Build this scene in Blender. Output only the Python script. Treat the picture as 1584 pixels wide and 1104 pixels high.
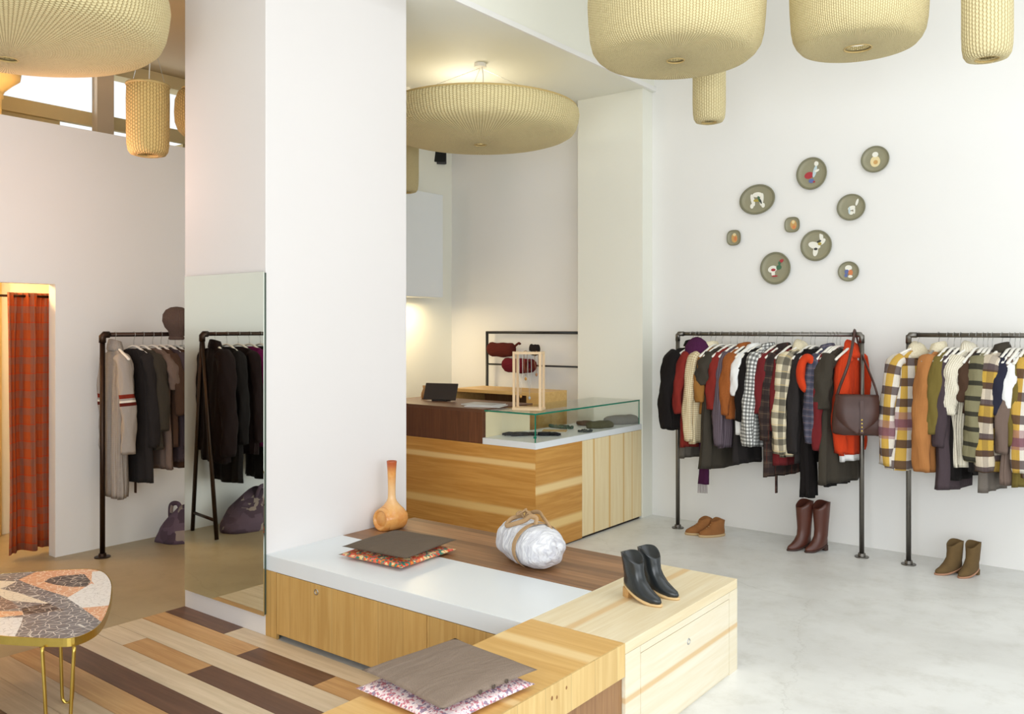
import bpy, math, random
from mathutils import Vector, Matrix, noise as mnoise
for _o in list(bpy.data.objects): bpy.data.objects.remove(_o)
SC = bpy.context.scene
COL = SC.collection
PI = math.pi
# ------------------------------------------------------------ camera, world, light, exposure
YAW = math.radians(37.8); FPX = 1320.0; YH = 506.0; CH = 1.70
cam = bpy.data.objects.new('camera', bpy.data.cameras.new('camera')); COL.objects.link(cam)
cam.location = (0, 0, CH); cam.rotation_euler = (PI/2, 0, YAW)
cam.data.sensor_width = 36; cam.data.lens = FPX/1584*36; cam.data.shift_y = (YH-552)/1584
cam.data.clip_start = .05; cam.data.clip_end = 100
SC.camera = cam
SC.view_settings.view_transform = 'Standard'; SC.view_settings.look = 'None'
SC.view_settings.gamma = 1; SC.view_settings.use_curve_mapping = False
SC.view_settings.exposure = -0.08
world = bpy.data.worlds.new('sky'); SC.world = world; world.use_nodes = True
bg = world.node_tree.nodes['Background']; bg.inputs[0].default_value = (.93, .97, 1, 1); bg.inputs[1].default_value = 1.15

def area_light(name, loc, rot, sx, sy, power, color):
    l = bpy.data.lights.new(name, 'AREA'); l.shape = 'RECTANGLE'; l.size = sx; l.size_y = sy; l.energy = power; l.color = color
    o = bpy.data.objects.new(name, l); COL.objects.link(o); o.location = loc; o.rotation_euler = rot
    return o
def point_light(name, loc, power, color, r=.05):
    l = bpy.data.lights.new(name, 'POINT'); l.energy = power; l.color = color; l.shadow_soft_size = r
    o = bpy.data.objects.new(name, l); COL.objects.link(o); o.location = loc
    return o
# daylight entering the shop windows (right-hand wall and street front), plus added fill
area_light('daylight_right', (2.6, 1.2, 1.75), (0, PI/2, 0), 2.8, 6.4, 125, (.93, .97, 1))
area_light('added_overhead_fill', (-.1, 3.6, 4.84), (0, 0, 0), 3.3, 3.9, 62, (.93, .97, 1))  # added fill light above the main floor, no skylight known there
area_light('daylight_front', (.6, -2.4, 1.7), (PI/2, 0, 0), 4.0, 2.7, 185, (.93, .97, 1))
area_light('daylight_back_office', (-8.0, 4.5, 3.95), (0, -PI/2, 0), .5, 4.5, 6, (1, .97, .92))
# lamps of the shop: under-cabinet strip, fitting room bulb; also an added warm fill
area_light('under_cabinet_light', (-5.95, 5.8, 1.96), (0, 0, 0), .2, 1.1, 15, (1, .78, .45))
point_light('fitting_room_bulb', (-7.1, 2.25, 2.2), 64, (1, .60, .25), .08)
point_light('left_wall_warm_fill', (-5.35, 2.45, 2.62), 15, (1, .58, .44), .06)  # warm fill added below the slim left lamp, tints the left wall pink
point_light('recess_bulb', (-4.72, 5.45, 3.50), 7, (1, .93, .78), .08)

# ------------------------------------------------------------ projection helpers (photograph -> places in the room)
VW = (-math.sin(YAW), math.cos(YAW)); RT = (math.cos(YAW), math.sin(YAW))
def G(px, py, z=0.0):
    D = FPX*(CH-z)/(py-YH); k = (px-792)/FPX*D
    return Vector((D*VW[0]+k*RT[0], D*VW[1]+k*RT[1], z))
def on_x(px, x):
    k = (px-792)/FPX; rx = VW[0]+k*RT[0]; ry = VW[1]+k*RT[1]; D = x/rx
    return ry*D, D
def on_y(px, y):
    k = (px-792)/FPX; rx = VW[0]+k*RT[0]; ry = VW[1]+k*RT[1]; D = y/ry
    return rx*D, D
def zat(py, D): return CH-(py-YH)*D/FPX

# ------------------------------------------------------------ object helpers
def tag(o, label=None, cat=None, group=None, kind=None):
    if label: o['label'] = label
    if cat: o['category'] = cat
    if group: o['group'] = group
    if kind: o['kind'] = kind
    return o
def thing(name, label, cat, loc=(0, 0, 0), rz=0.0, group=None):
    o = bpy.data.objects.new(name, None); COL.objects.link(o); o.location = loc; o.rotation_euler = (0, 0, rz)
    o.empty_display_size = .05
    return tag(o, label, cat, group)

class MB:
    def __init__(s): s.v = []; s.f = []; s.uv = []; s.mi = []; s.cur = 0
    def face(s, idx, uv=None):
        s.f.append(idx); s.uv.append(uv); s.mi.append(s.cur)
    def box(s, x0, y0, z0, x1, y1, z1, M=None):
        b = len(s.v)
        for x in (x0, x1):
            for y in (y0, y1):
                for z in (z0, z1):
                    p = Vector((x, y, z)); s.v.append(tuple(M @ p) if M else tuple(p))
        for q in ((0, 1, 3, 2), (4, 6, 7, 5), (0, 4, 5, 1), (2, 3, 7, 6), (0, 2, 6, 4), (1, 5, 7, 3)):
            s.face([b+i for i in q])
        return s
    def rings(s, rings, closed=True, cap0=True, cap1=True, uv=True):
        n = len(rings[0]); b = len(s.v)
        for r in rings:
            for p in r: s.v.append(tuple(p))
        # arc length uv
        us = [0.0]
        mid = rings[len(rings)//2]
        for i in range(n):
            us.append(us[-1]+(Vector(mid[(i+1) % n])-Vector(mid[i])).length)
        vs = [0.0]
        for k in range(1, len(rings)):
            a = sum((Vector(rings[k][i])-Vector(rings[k-1][i])).length for i in range(0, n, max(1, n//4)))/len(range(0, n, max(1, n//4)))
            vs.append(vs[-1]+a)
        m = n if closed else n-1
        for k in range(len(rings)-1):
            for i in range(m):
                j = (i+1) % n
                s.face([b+k*n+i, b+k*n+j, b+(k+1)*n+j, b+(k+1)*n+i],
                       [(us[i], -vs[k]), (us[i+1], -vs[k]), (us[i+1], -vs[k+1]), (us[i], -vs[k+1])])
        if closed and cap0: s.face([b+i for i in range(n)][::-1])
        if closed and cap1: s.face([b+(len(rings)-1)*n+i for i in range(n)])
        return s
    def tube(s, pts, r, n=8, cap=True, flat=None):
        pts = [Vector(p) for p in pts]
        rs = r if isinstance(r, (list, tuple)) else [r]*len(pts)
        R = []
        t0 = (pts[1]-pts[0]).normalized()
        up = Vector((0, 0, 1)) if abs(t0.z) < .9 else Vector((1, 0, 0))
        nrm = t0.cross(up).normalized()
        for i, p in enumerate(pts):
            a = pts[max(0, i-1)]; c = pts[min(len(pts)-1, i+1)]; t = (c-a).normalized()
            nrm = (nrm-t*nrm.dot(t)).normalized(); bn = t.cross(nrm)
            ra = rs[i]; rb = ra if flat is None else ra*flat
            R.append([p+nrm*(ra*math.cos(2*PI*k/n))+bn*(rb*math.sin(2*PI*k/n)) for k in range(n)])
        return s.rings(R, True, cap, cap)
    def lathe(s, prof, n=32, c=(0, 0), cap0=True, cap1=True):
        return s.rings([[(c[0]+r*math.cos(2*PI*k/n), c[1]+r*math.sin(2*PI*k/n), z) for k in range(n)] for r, z in prof], True, cap0, cap1)
    def prism(s, poly, z0, z1):
        return s.rings([[(x, y, z0) for x, y in poly], [(x, y, z1) for x, y in poly]])
    def torus(s, c, R, r, axis='Z', n=28, m=8, sx=1, sy=1):
        b = len(s.v)
        for i in range(n):
            a = 2*PI*i/n
            for j in range(m):
                q = 2*PI*j/m; rr = R+r*math.cos(q)
                p = (rr*math.cos(a)*sx, rr*math.sin(a)*sy, r*math.sin(q))
                if axis == 'X': p = (p[2], p[0], p[1])
                if axis == 'Y': p = (p[0], p[2], p[1])
                s.v.append((c[0]+p[0], c[1]+p[1], c[2]+p[2]))
        for i in range(n):
            for j in range(m):
                s.face([b+i*m+j, b+((i+1) % n)*m+j, b+((i+1) % n)*m+(j+1) % m, b+i*m+(j+1) % m])
        return s
    def build(s, name, mat, parent=None, smooth=False, bevel=0, loc=None, rot=None, sub=0, weld=False):
        me = bpy.data.meshes.new(name); me.from_pydata(s.v, [], s.f)
        uvl = me.uv_layers.new(name='UVMap')
        li = 0
        for f, u in zip(s.f, s.uv):
            for k in range(len(f)):
                if u: uvl.data[li].uv = u[k]
                else:
                    p = s.v[f[k]]; uvl.data[li].uv = (p[0]+p[1], p[2])
                li += 1
        mats = mat if isinstance(mat, (list, tuple)) else [mat]
        for m in mats: me.materials.append(m)
        for p, mi in zip(me.polygons, s.mi): p.material_index = mi; p.use_smooth = smooth
        me.validate(); me.update()
        o = bpy.data.objects.new(name, me); COL.objects.link(o)
        if parent: o.parent = parent
        if loc: o.location = loc
        if rot: o.rotation_euler = rot
        if bevel:
            b = o.modifiers.new('bevel', 'BEVEL'); b.width = bevel; b.segments = 2; b.limit_method = 'ANGLE'
        if sub:
            b = o.modifiers.new('sub', 'SUBSURF'); b.levels = sub; b.render_levels = sub
        return o
def copy_tree(o, parent=None):
    c = o.copy(); COL.objects.link(c); c.parent = parent
    for ch in list(o.children): copy_tree(ch, c)
    return c
def ellipse(cx, cy, rx, ry, n=24, a0=0.0, tilt=0.0):
    o = []
    for k in range(n):
        a = a0+2*PI*k/n; x = rx*math.cos(a); y = ry*math.sin(a)
        o.append((cx+x*math.cos(tilt)-y*math.sin(tilt), cy+x*math.sin(tilt)+y*math.cos(tilt)))
    return o
def spline(pts, n=6):
    P = [Vector(p) for p in pts]; out = []
    for i in range(len(P)-1):
        a = P[max(0, i-1)]; b = P[i]; c = P[i+1]; d = P[min(len(P)-1, i+2)]
        for k in range(n):
            t = k/n
            out.append(.5*((2*b)+(c-a)*t+(2*a-5*b+4*c-d)*t*t+(3*b-a-3*c+d)*t*t*t))
    out.append(P[-1]); return out

# ------------------------------------------------------------ materials
def S(r, g, b, k=1.0):
    def f(c):
        c /= 255.0
        return k*(c/12.92 if c <= .04045 else ((c+.055)/1.055)**2.4)
    return (f(r), f(g), f(b), 1)
class NT:
    def __init__(s, name, rough=.6, **kw):
        s.m = bpy.data.materials.new(name); s.m.use_nodes = True; s.t = s.m.node_tree
        s.b = s.t.nodes['Principled BSDF']; s.b.inputs['Roughness'].default_value = rough
        for k, v in kw.items(): s.b.inputs[k.replace('_', ' ')].default_value = v
        s.tc = s.t.nodes.new('ShaderNodeTexCoord')
    def put(s, sock, v):
        if v is None: return
        if hasattr(v, 'node'): s.t.links.new(v, sock)
        else: sock.default_value = v
    def math(s, op, a, b=None, c=None, clamp=False):
        n = s.t.nodes.new('ShaderNodeMath'); n.operation = op; n.use_clamp = clamp
        s.put(n.inputs[0], a); s.put(n.inputs[1], b); s.put(n.inputs[2], c); return n.outputs[0]
    def mix(s, fac, a, b, mode='MIX'):
        n = s.t.nodes.new('ShaderNodeMix'); n.data_type = 'RGBA'; n.blend_type = mode
        s.put(n.inputs[0], fac); s.put(n.inputs[6], a); s.put(n.inputs[7], b); return n.outputs[2]
    def xyz(s, v=None):
        n = s.t.nodes.new('ShaderNodeSeparateXYZ'); s.t.links.new(v or s.tc.outputs['Object'], n.inputs[0]); return n.outputs
    def vec(s, x, y, z=0.0):
        n = s.t.nodes.new('ShaderNodeCombineXYZ'); s.put(n.inputs[0], x); s.put(n.inputs[1], y); s.put(n.inputs[2], z); return n.outputs[0]
    def scale(s, v, sc):
        n = s.t.nodes.new('ShaderNodeMapping'); s.t.links.new(v, n.inputs[0]); n.inputs['Scale'].default_value = sc; return n.outputs[0]
    def noise(s, v, scale=5, detail=3, rough=.5, dist=0.0):
        n = s.t.nodes.new('ShaderNodeTexNoise'); s.t.links.new(v, n.inputs['Vector']); n.inputs['Scale'].default_value = scale
        n.inputs['Detail'].default_value = detail; n.inputs['Roughness'].default_value = rough; n.inputs['Distortion'].default_value = dist
        return n.outputs[0]
    def white(s, v, dims='1D'):
        n = s.t.nodes.new('ShaderNodeTexWhiteNoise'); n.noise_dimensions = dims
        s.t.links.new(v, n.inputs['W' if dims == '1D' else 'Vector']); return n.outputs[0]
    def voronoi(s, v, scale, feature='DISTANCE_TO_EDGE'):
        n = s.t.nodes.new('ShaderNodeTexVoronoi'); n.feature = feature; s.t.links.new(v, n.inputs['Vector']); n.inputs['Scale'].default_value = scale
        return n
    def ramp(s, f, a, b):    # smooth 0..1
        n = s.t.nodes.new('ShaderNodeMapRange'); n.interpolation_type = 'SMOOTHSTEP'; s.put(n.inputs[0], f)
        n.inputs[1].default_value = a; n.inputs[2].default_value = b; return n.outputs[0]
    def band(s, coord, pos, w, soft=.3):    # 1 near pos
        d = s.math('ABSOLUTE', s.math('SUBTRACT', coord, pos))
        return s.math('SUBTRACT', 1.0, s.ramp(d, w*(1-soft), w*(1+soft)))
    def bump(s, h, strength=.3, dist=.01):
        n = s.t.nodes.new('ShaderNodeBump'); n.inputs['Strength'].default_value = strength; n.inputs['Distance'].default_value = dist
        s.t.links.new(h, n.inputs['Height']); s.t.links.new(n.outputs[0], s.b.inputs['Normal'])
    def color(s, c): s.put(s.b.inputs['Base Color'], c); return s.m
    @property
    def obj(s): return s.tc.outputs['Object']
    @property
    def uv(s): return s.tc.outputs['UV']

def plain(name, c, rough=.6, var=.06, nscale=8, **kw):
    n = NT(name, rough, **kw)
    f = n.noise(n.obj, nscale, 3)
    d = tuple(x*(1-var*2) for x in c[:3])+(1,)
    return n.color(n.mix(f, d, c))
def paint(name, c):
    n = NT(name, .7); f = n.noise(n.obj, 1.3, 3); g = n.noise(n.obj, 60, 2)
    n.bump(g, .06, .003)
    return n.color(n.mix(f, tuple(x*.965 for x in c[:3])+(1,), c))
def wood(name, base, dark, along='x', boards=None, bw=.12, bvar=.25, streaks=(), streak_axis=None, sc=(225, 185, 120), rough=.42, gs=1.0, wob=.012, swap=None):
    """along = grain axis; streaks = [(position on cross axis, half width)]"""
    n = NT(name, rough)
    x, y, z = n.xyz()
    ax = {'x': x, 'y': y, 'z': z}
    sv = {'x': (1.2, 26, 26), 'y': (26, 1.2, 26), 'z': (26, 26, 1.2)}[along]
    g = n.noise(n.scale(n.obj, tuple(q*gs for q in sv)), 1.5, 6, .6, .6)
    g2 = n.noise(n.scale(n.obj, tuple(q*.22*gs for q in sv)), 1.5, 3, .5, 1.2)
    c = n.mix(n.ramp(g, .3, .75), dark, base)
    c = n.mix(n.math('MULTIPLY', n.ramp(g2, .35, .7), .35), c, dark)
    if boards:
        k = n.math('FLOOR', n.math('DIVIDE', ax[boards], bw))
        w = n.white(k)
        c = n.mix(n.math('MULTIPLY', w, bvar), c, tuple(q*.35 for q in dark[:3])+(1,))
        fr = n.math('FRACT', n.math('DIVIDE', ax[boards], bw))
        c = n.mix(n.math('MULTIPLY', n.math('LESS_THAN', fr, .02), .35), c, tuple(q*.3 for q in dark[:3])+(1,))
    if streaks:
        wn = n.noise(n.scale(n.obj, tuple(.12*q for q in sv)), .7, 2)
        cr = n.math('ADD', ax[streak_axis], n.math('MULTIPLY', n.math('SUBTRACT', wn, .5), wob*4))
        for s_ in streaks:
            col = s_[2] if len(s_) > 2 else sc
            c = n.mix(n.math('MULTIPLY', n.band(cr, s_[0], s_[1], .5), .8), c, S(*col))
    n.bump(g, .08, .002)
    return n.color(c)
def fabric(name, c, c2=None, rough=.9, weave=350, fuzz=.25):
    n = NT(name, rough, Sheen_Weight=.02, Specular_IOR_Level=.12)
    f = n.noise(n.uv, 14, 4); g = n.noise(n.uv, weave, 2)
    d = c2 or tuple(q*.7 for q in c[:3])+(1,)
    col = n.mix(n.math('MULTIPLY', n.ramp(g, .35, .7), .5), c, d)
    col = n.mix(n.math('MULTIPLY', f, fuzz), col, d)
    wr = n.noise(n.scale(n.uv, (9, 2.2, 1)), 1, 3, .55, .8)
    n.bump(n.math('ADD', n.math('MULTIPLY', g, .06), wr), .75, .022)
    return n.color(col)
def plaid(name, base, lines, rough=.9):
    """lines: (axis, period, offset, width fraction, colour, alpha)"""
    n = NT(name, rough, Specular_IOR_Level=.12); x, y, z = n.xyz(n.uv)
    c = base
    for a, per, off, w, col, al in lines:
        t = n.math('FRACT', n.math('DIVIDE', n.math('ADD', x if a == 'u' else y, off+50*per), per))
        c = n.mix(n.math('MULTIPLY', n.math('LESS_THAN', t, w), al), c, col)
    g = n.noise(n.uv, 300, 2)
    c = n.mix(n.math('MULTIPLY', n.ramp(g, .4, .7), .18), c, (.02, .02, .02, 1))
    wr = n.noise(n.scale(n.uv, (9, 2.2, 1)), 1, 3, .55, .8)
    n.bump(n.math('ADD', n.math('MULTIPLY', g, .06), wr), .75, .022)
    return n.color(c)
def knit(name, c, c2, pitch=.009):
    n = NT(name, .95, Specular_IOR_Level=.12); x, y, z = n.xyz(n.uv)
    w = n.math('SINE', n.math('MULTIPLY', x, 2*PI/pitch)); v = n.math('SINE', n.math('MULTIPLY', y, 2*PI/(pitch*.8)))
    h = n.math('ADD', w, n.math('MULTIPLY', v, .4)); f = n.noise(n.uv, 25, 3)
    n.bump(h, .6, .003)
    return n.color(n.mix(f, c, n.mix(n.ramp(h, -1, 0), c2, c)))
def metal(name, c, rough=.4): 
    n = NT(name, rough, Metallic=1.0); f = n.noise(n.obj, 30, 3)
    return n.color(n.mix(f, tuple(q*.8 for q in c[:3])+(1,), c))

WALL = paint('wall paint', S(238, 237, 234))
WALLW = paint('warm wall paint', S(238, 238, 227))
WHITE = plain('white lacquer', S(226, 231, 234), .28, .01)
CEIL = paint('ceiling paint', S(232, 228, 214))
CEILD = paint('brown left ceiling', S(176, 160, 130))  # even brown, darker than the main ceiling
BEAM = paint('cream beam paint', S(226, 208, 160))
def concrete(name='polished concrete', t=(1, 1, 1)):
    n = NT(name, .38)
    _S = S
    def Sx(r, g, b): return _S(r*t[0], g*t[1], b*t[2])
    a = n.noise(n.obj, .9, 5, .6, .4); b = n.noise(n.obj, 5, 6, .7); c = n.noise(n.obj, 60, 3)
    col = n.mix(n.ramp(a, .3, .7), Sx(212, 212, 208), Sx(232, 233, 230))
    col = n.mix(n.math('MULTIPLY', n.ramp(b, .45, .75), .45), col, Sx(190, 188, 178))
    col = n.mix(n.math('MULTIPLY', n.ramp(c, .5, .8), .18), col, Sx(232, 230, 222))
    v = n.voronoi(n.scale(n.vec(n.math('ADD', n.xyz()[0], n.math('MULTIPLY', b, .35)), n.math('ADD', n.xyz()[1], n.math('MULTIPLY', a, .4))), (1, 1, 1)), .45)
    cr = n.math('LESS_THAN', v.outputs[0], .0018)
    col = n.mix(n.math('MULTIPLY', cr, .14), col, Sx(130, 124, 108))
    n.bump(b, .05, .004)
    return n.color(col)
CONC = concrete()
CONCL = concrete('concrete with painted shade', (.74, .67, .545))  # same concrete, shade and warm light of the left side put into its colour
OAK = wood('orange oak counter', S(212, 160, 84), S(188, 132, 58), 'x', streaks=[(.665, .022, (236, 206, 144)), (.30, .03, (232, 200, 132))], streak_axis='z')
OAKY = wood('orange oak counter side', S(212, 160, 84), S(188, 132, 58), 'y', streaks=[(.49, .03, (240, 214, 156)), (.19, .035, (236, 206, 140))], streak_axis='z')
OAKV = wood('honey oak bench front', S(212, 174, 108), S(192, 150, 84), 'z', 'x', bw=.17, bvar=.12)
OAKT = wood('honey oak bench top', S(222, 182, 112), S(204, 158, 86), 'x', streaks=[(2.72, .035, (236, 208, 152)), (2.25, .02, (236, 208, 152))], streak_axis='y')
OAKE = wood('honey oak end grain', S(226, 196, 134), S(206, 170, 106), 'z', 'y', bw=.16, bvar=.12)
PINET = wood('pale pine top', S(232, 220, 190), S(220, 202, 164), 'y', streaks=[(-1.99, .02, (214, 178, 124))], streak_axis='x', rough=.5)
PINES = wood('pale pine side', S(232, 224, 204), S(224, 212, 184), 'y', streaks=[(.235, .013, (212, 176, 122))], streak_axis='z', rough=.5, wob=.03)
PINEC = wood('pale pine counter door', S(240, 224, 184), S(230, 208, 160), 'z', streaks=[(5.93, .012, (214, 168, 92)), (6.17, .014, (218, 172, 96)), (6.40, .012, (210, 168, 96)), (6.55, .008, (222, 184, 116))], streak_axis='y', rough=.5)
WALT = wood('walnut bench top', S(182, 136, 94), S(140, 98, 64), 'x', 'y', bw=.064, bvar=.6)
WALV = wood('walnut side', S(170, 128, 84), S(140, 98, 60), 'z', 'y', bw=.12, bvar=.4)
WALC = wood('dark walnut counter front', S(126, 78, 48), S(94, 54, 32), 'z', 'x', bw=.11, bvar=.5)
WALCT = wood('dark walnut counter top', S(112, 74, 50), S(88, 54, 36), 'x')
OAKC = wood('office cabinet oak', S(222, 184, 116), S(204, 160, 92), 'x')
PL = [wood('pale oak plank', S(222, 206, 182), S(200, 182, 154), 'x'), wood('tan oak plank', S(206, 166, 116), S(178, 136, 90), 'x'),
      wood('dark walnut plank', S(116, 84, 66), S(90, 62, 48), 'x'), wood('grey oak plank', S(204, 182, 152), S(178, 154, 124), 'x')]
PIPE = metal('dark steel pipe', S(128, 124, 118), .38)
PIPEB = metal('brown black steel pipe', S(72, 58, 50), .45)
STEEL = metal('bright steel wire', S(190, 190, 188), .3)
BRASS = metal('polished brass', S(206, 178, 92), .28)
BLACKP = plain('black plastic', S(34, 32, 32), .4)
HANGW = plain('white painted wood', S(240, 236, 226), .5, .02)
DARKGAP = plain('dark shadow gap board', S(40, 28, 20), .8)

def glass_mat(name, tint, gl=.12):
    m = bpy.data.materials.new(name); m.use_nodes = True; t = m.node_tree
    for x in list(t.nodes): t.nodes.remove(x)
    o = t.nodes.new('ShaderNodeOutputMaterial'); tr = t.nodes.new('ShaderNodeBsdfTransparent'); tr.inputs[0].default_value = tint
    g = t.nodes.new('ShaderNodeBsdfGlossy'); g.inputs['Roughness'].default_value = .02
    fr = t.nodes.new('ShaderNodeMath'); fr.operation = 'MULTIPLY_ADD'; lw = t.nodes.new('ShaderNodeLayerWeight'); pw = t.nodes.new('ShaderNodeMath'); pw.operation = 'POWER'; pw.inputs[1].default_value = 4
    t.links.new(lw.outputs['Facing'], pw.inputs[0]); t.links.new(pw.outputs[0], fr.inputs[0]); fr.inputs[1].default_value = .6; fr.inputs[2].default_value = .035
    mx = t.nodes.new('ShaderNodeMixShader')
    t.links.new(fr.outputs[0], mx.inputs[0]); t.links.new(tr.outputs[0], mx.inputs[1]); t.links.new(g.outputs[0], mx.inputs[2]); t.links.new(mx.outputs[0], o.inputs[0])
    return m
GLASS = glass_mat('clear glass', (.975, .992, .985, 1))
GEDGE = NT('green glass edge', .15).color(S(24, 120, 96))
MIRR = NT('mirror glass', .015, Metallic=1.0).color((.80, .84, .77, 1))

def struct(name, mb, mat, **kw): return tag(mb.build(name, mat, **kw), kind='structure')
# ------------------------------------------------------------ the room
XC0, XC1, YC0, YC1 = -4.75, -3.95, 2.88, 3.97     # the pillar
struct('floor', MB().box(-4.75, -2.6, -.1, 2.8, 7.1, 0), CONC)
struct('floor_left', MB().box(-9.2, -2.6, -.1, -4.751, 7.1, 0), CONCL)  # split off to carry the painted-in shade
# plank floor: rows along X with their own butt joints, raised a couple of millimetres
mb = MB()
rows = [2.88, 2.75, 2.607, 2.46, 2.32, 2.18, 2.035, 1.89, 1.745, 1.6, 1.455, 1.31, 1.165, 1.02]
known = {0: [(-4.75, 2), (-4.15, 0)], 1: [(-4.75, 1), (-3.825, 2), (-3.215, 1), (-2.93, 0)], 2: [(-4.75, 0)],
         3: [(-4.75, 0), (-4.43, 1), (-3.81, 2), (-2.6, 1)], 4: [(-4.75, 0), (-4.13, 0)], 5: [(-4.75, 2)],
         6: [(-4.75, 1), (-3.2, 0)], 7: [(-4.75, 3), (-3.9, 3)], 8: [(-4.75, 3), (-4.2, 3)], 9: [(-4.75, 2), (-3.6, 0)]}
rnd = random.Random(4)
for r in range(13):
    segs = known.get(r) or [(-4.75, rnd.choice([0, 3])), (-4.0+.3*rnd.random(), rnd.choice([1, 2])), (-3.1, 0)]
    segs = segs+[(-2.05, 0)]
    for (x0, m), (x1, _) in zip(segs, segs[1:]):
        mb.cur = m; mb.box(x0+.0012, rows[r+1]+.0012, -.02, x1-.0012, rows[r]-.0012, .006)
struct('floor_planks', mb, PL)
# main (rack) wall
struct('wall_back', MB().box(-9.2, 6.9, 0, 2.8, 7.1, 4.88), WALL)
struct('wall_pilaster', MB().box(-4.43, 6.72, 0, -3.74, 6.9, 3.83), WALLW, bevel=.002)
struct('wall_recess_left', MB().box(-6.30, 4.9, 0, -6.18, 6.9, 3.83), WALLW)
# dropped ceiling over the counter with the beam face towards the shop
struct('ceiling_counter', MB().box(-6.3, 3.97, 3.83, -3.72, 6.9, 4.88).box(-4.75, 3.2, 3.83, -3.72, 3.97, 4.88), WALLW)
struct('trim_ceiling_edge', MB().box(-3.72, 3.2, 3.83, -3.70, 6.9, 3.87), WALL)
# partition with fitting-room opening  (x = -6.53)
pt = 3.2
mb = MB()
mb.box(-6.63, 2.925, 0, -6.53, 4.9, pt); mb.box(-6.63, -2.6, 0, -6.53, 2.05, pt); mb.box(-6.63, 2.05, 2.03, -6.53, 2.925, pt)
struct('wall_left', mb, WALL)
struct('wall_recess_return', MB().box(-6.63, 4.9, 0, -6.18, 5.0, 4.3), WALL)
struct('wall_fitting_room', MB().box(-7.7, 1.6, 0, -7.6, 3.6, pt).box(-7.6, 1.5, 0, -6.63, 1.6, pt).box(-7.6, 3.6, 0, -6.63, 3.7, pt), WALLW)
struct('trim_door_opening', MB().box(-6.632, 2.913, 0, -6.5285, 2.9245, 2.0295).box(-6.632, 2.0505, 0, -6.5285, 2.062, 2.0295).box(-6.632, 2.0625, 2.018, -6.5285, 2.9125, 2.0295), WALL)
# pillar
struct('wall_pillar', MB().box(XC0, YC0, 0, XC1, YC1, 4.88), paint('pillar paint', S(226, 222, 220)), bevel=.003)
struct('ceiling', MB().box(-4.75, -2.6, 4.78, -1.8, 6.9, 4.88).box(1.6, -2.6, 4.78, 2.8, 6.9, 4.88).box(-1.8, -2.6, 4.78, 1.6, 1.6, 4.88).box(-1.8, 5.6, 4.78, 1.6, 6.9, 4.88), CEIL)  # middle left open for the added overhead fill
struct('window_added_overhead', MB().box(-1.8, 3.57, 4.80, 1.6, 3.63, 4.86).box(-.13, 1.6, 4.80, -.07, 5.6, 4.86), WHITE)  # made-up frame bars for the opening of the added overhead fill
struct('ceiling_left', MB().box(-8.4, -2.6, 4.3, -4.75, 6.9, 4.4), CEILD)
# far left window wall
mb = MB()
mb.box(-8.4, -2.6, 0, -8.2, 6.9, 3.40); mb.box(-8.4, -2.6, 4.17, -8.2, 6.9, 4.3)
mb.box(-8.4, -2.6, 3.40, -8.2, 3.0, 4.17); mb.box(-8.4, 3.0, 3.40, -8.2, 3.70, 3.62); mb.box(-8.4, 4.95, 3.40, -8.2, 6.9, 3.62)
struct('wall_far_left', mb, BEAM)
struct('trim_window_beam', MB().box(-8.20, -2.6, 3.615, -8.14, 6.9, 3.742), BEAM)
struct('trim_window_post', MB().box(-8.05, 3.925, 0, -7.95, 4.085, 4.3), paint('grey post paint', S(200, 188, 170)))
mb = MB()
for y in (3.03, 4.72, 6.2, 6.87): mb.box(-8.38, y-.03, 3.62, -8.22, y+.03, 4.17)
struct('window_1', mb, WHITE)
mb = MB()   # round cream column with capital
mb.lathe([(.125, 0), (.125, 3.56), (.14, 3.575), (.135, 3.60), (.15, 3.63), (.21, 3.69), (.26, 3.73), (.27, 3.80), (.14, 3.82), (.14, 4.3)], 28)
struct('wall_round_column', mb, paint('cream column paint', S(240, 212, 150)), smooth=True, loc=(-7.62, 2.84, 0))
# street side: wall with shop windows behind the camera, and on the right
mb = MB()
mb.box(-9.2, -2.7, 0, 2.8, -2.6, .35); mb.box(-9.2, -2.7, 4.25, 2.8, -2.6, 4.88); mb.box(-9.2, -2.7, .35, -5.2, -2.6, 4.25)
struct('wall_front', mb, WALL)
mb = MB()
for x in (-5.15, -2.6, 0.0, 2.6): mb.box(x-.04, -2.69, .35, x+.04, -2.61, 4.25)
struct('window_2', mb, PIPE)
mb = MB()
mb.box(2.7, -2.6, 0, 2.8, 6.9, .35); mb.box(2.7, -2.6, 4.25, 2.8, 6.9, 4.88); mb.box(2.7, 6.2, .35, 2.8, 6.9, 4.25)
struct('wall_right', mb, WALL)
mb = MB()
for y in (-2.55, -.3, 1.9, 4.1, 6.15): mb.box(2.71, y-.04, .35, 2.79, y+.04, 4.25)
struct('window_3', mb, PIPE)
# ------------------------------------------------------------ bench island
BZ = .45
t = thing('white_bench', 'long white slab bench on a honey oak drawer front beside the pillar', 'bench', (-3.06, 3.15, 0))
def L(mb, o=t): return mb
def part(name, mb, mat, root, **kw):
    """mesh given in world coordinates, parented under a root Empty (root not rotated)"""
    l = root.location
    mb.v = [(a-l.x, b-l.y, c-l.z) for a, b, c in mb.v]
    n = None
    o = mb.build(name, mat, root, **kw)
    for m in o.data.materials: pass
    return o
def wpart(name, mb, mat, root, **kw):
    """keeps world coordinates in the mesh data so the wood figure lines up: root offset goes on the object"""
    l = root.location
    return mb.build(name, mat, root, loc=(-l.x, -l.y, -l.z), **kw)
wpart('slab', MB().prism([(XC1, YC0), (-2.181, YC0), (-2.181, 3.43), (XC1, 3.43)], .368, BZ), WHITE, t, bevel=.0015)
wpart('cabinet_body', MB().box(-3.86, 2.92, .03, -2.185, 3.42, .367), OAKV, t)
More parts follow.
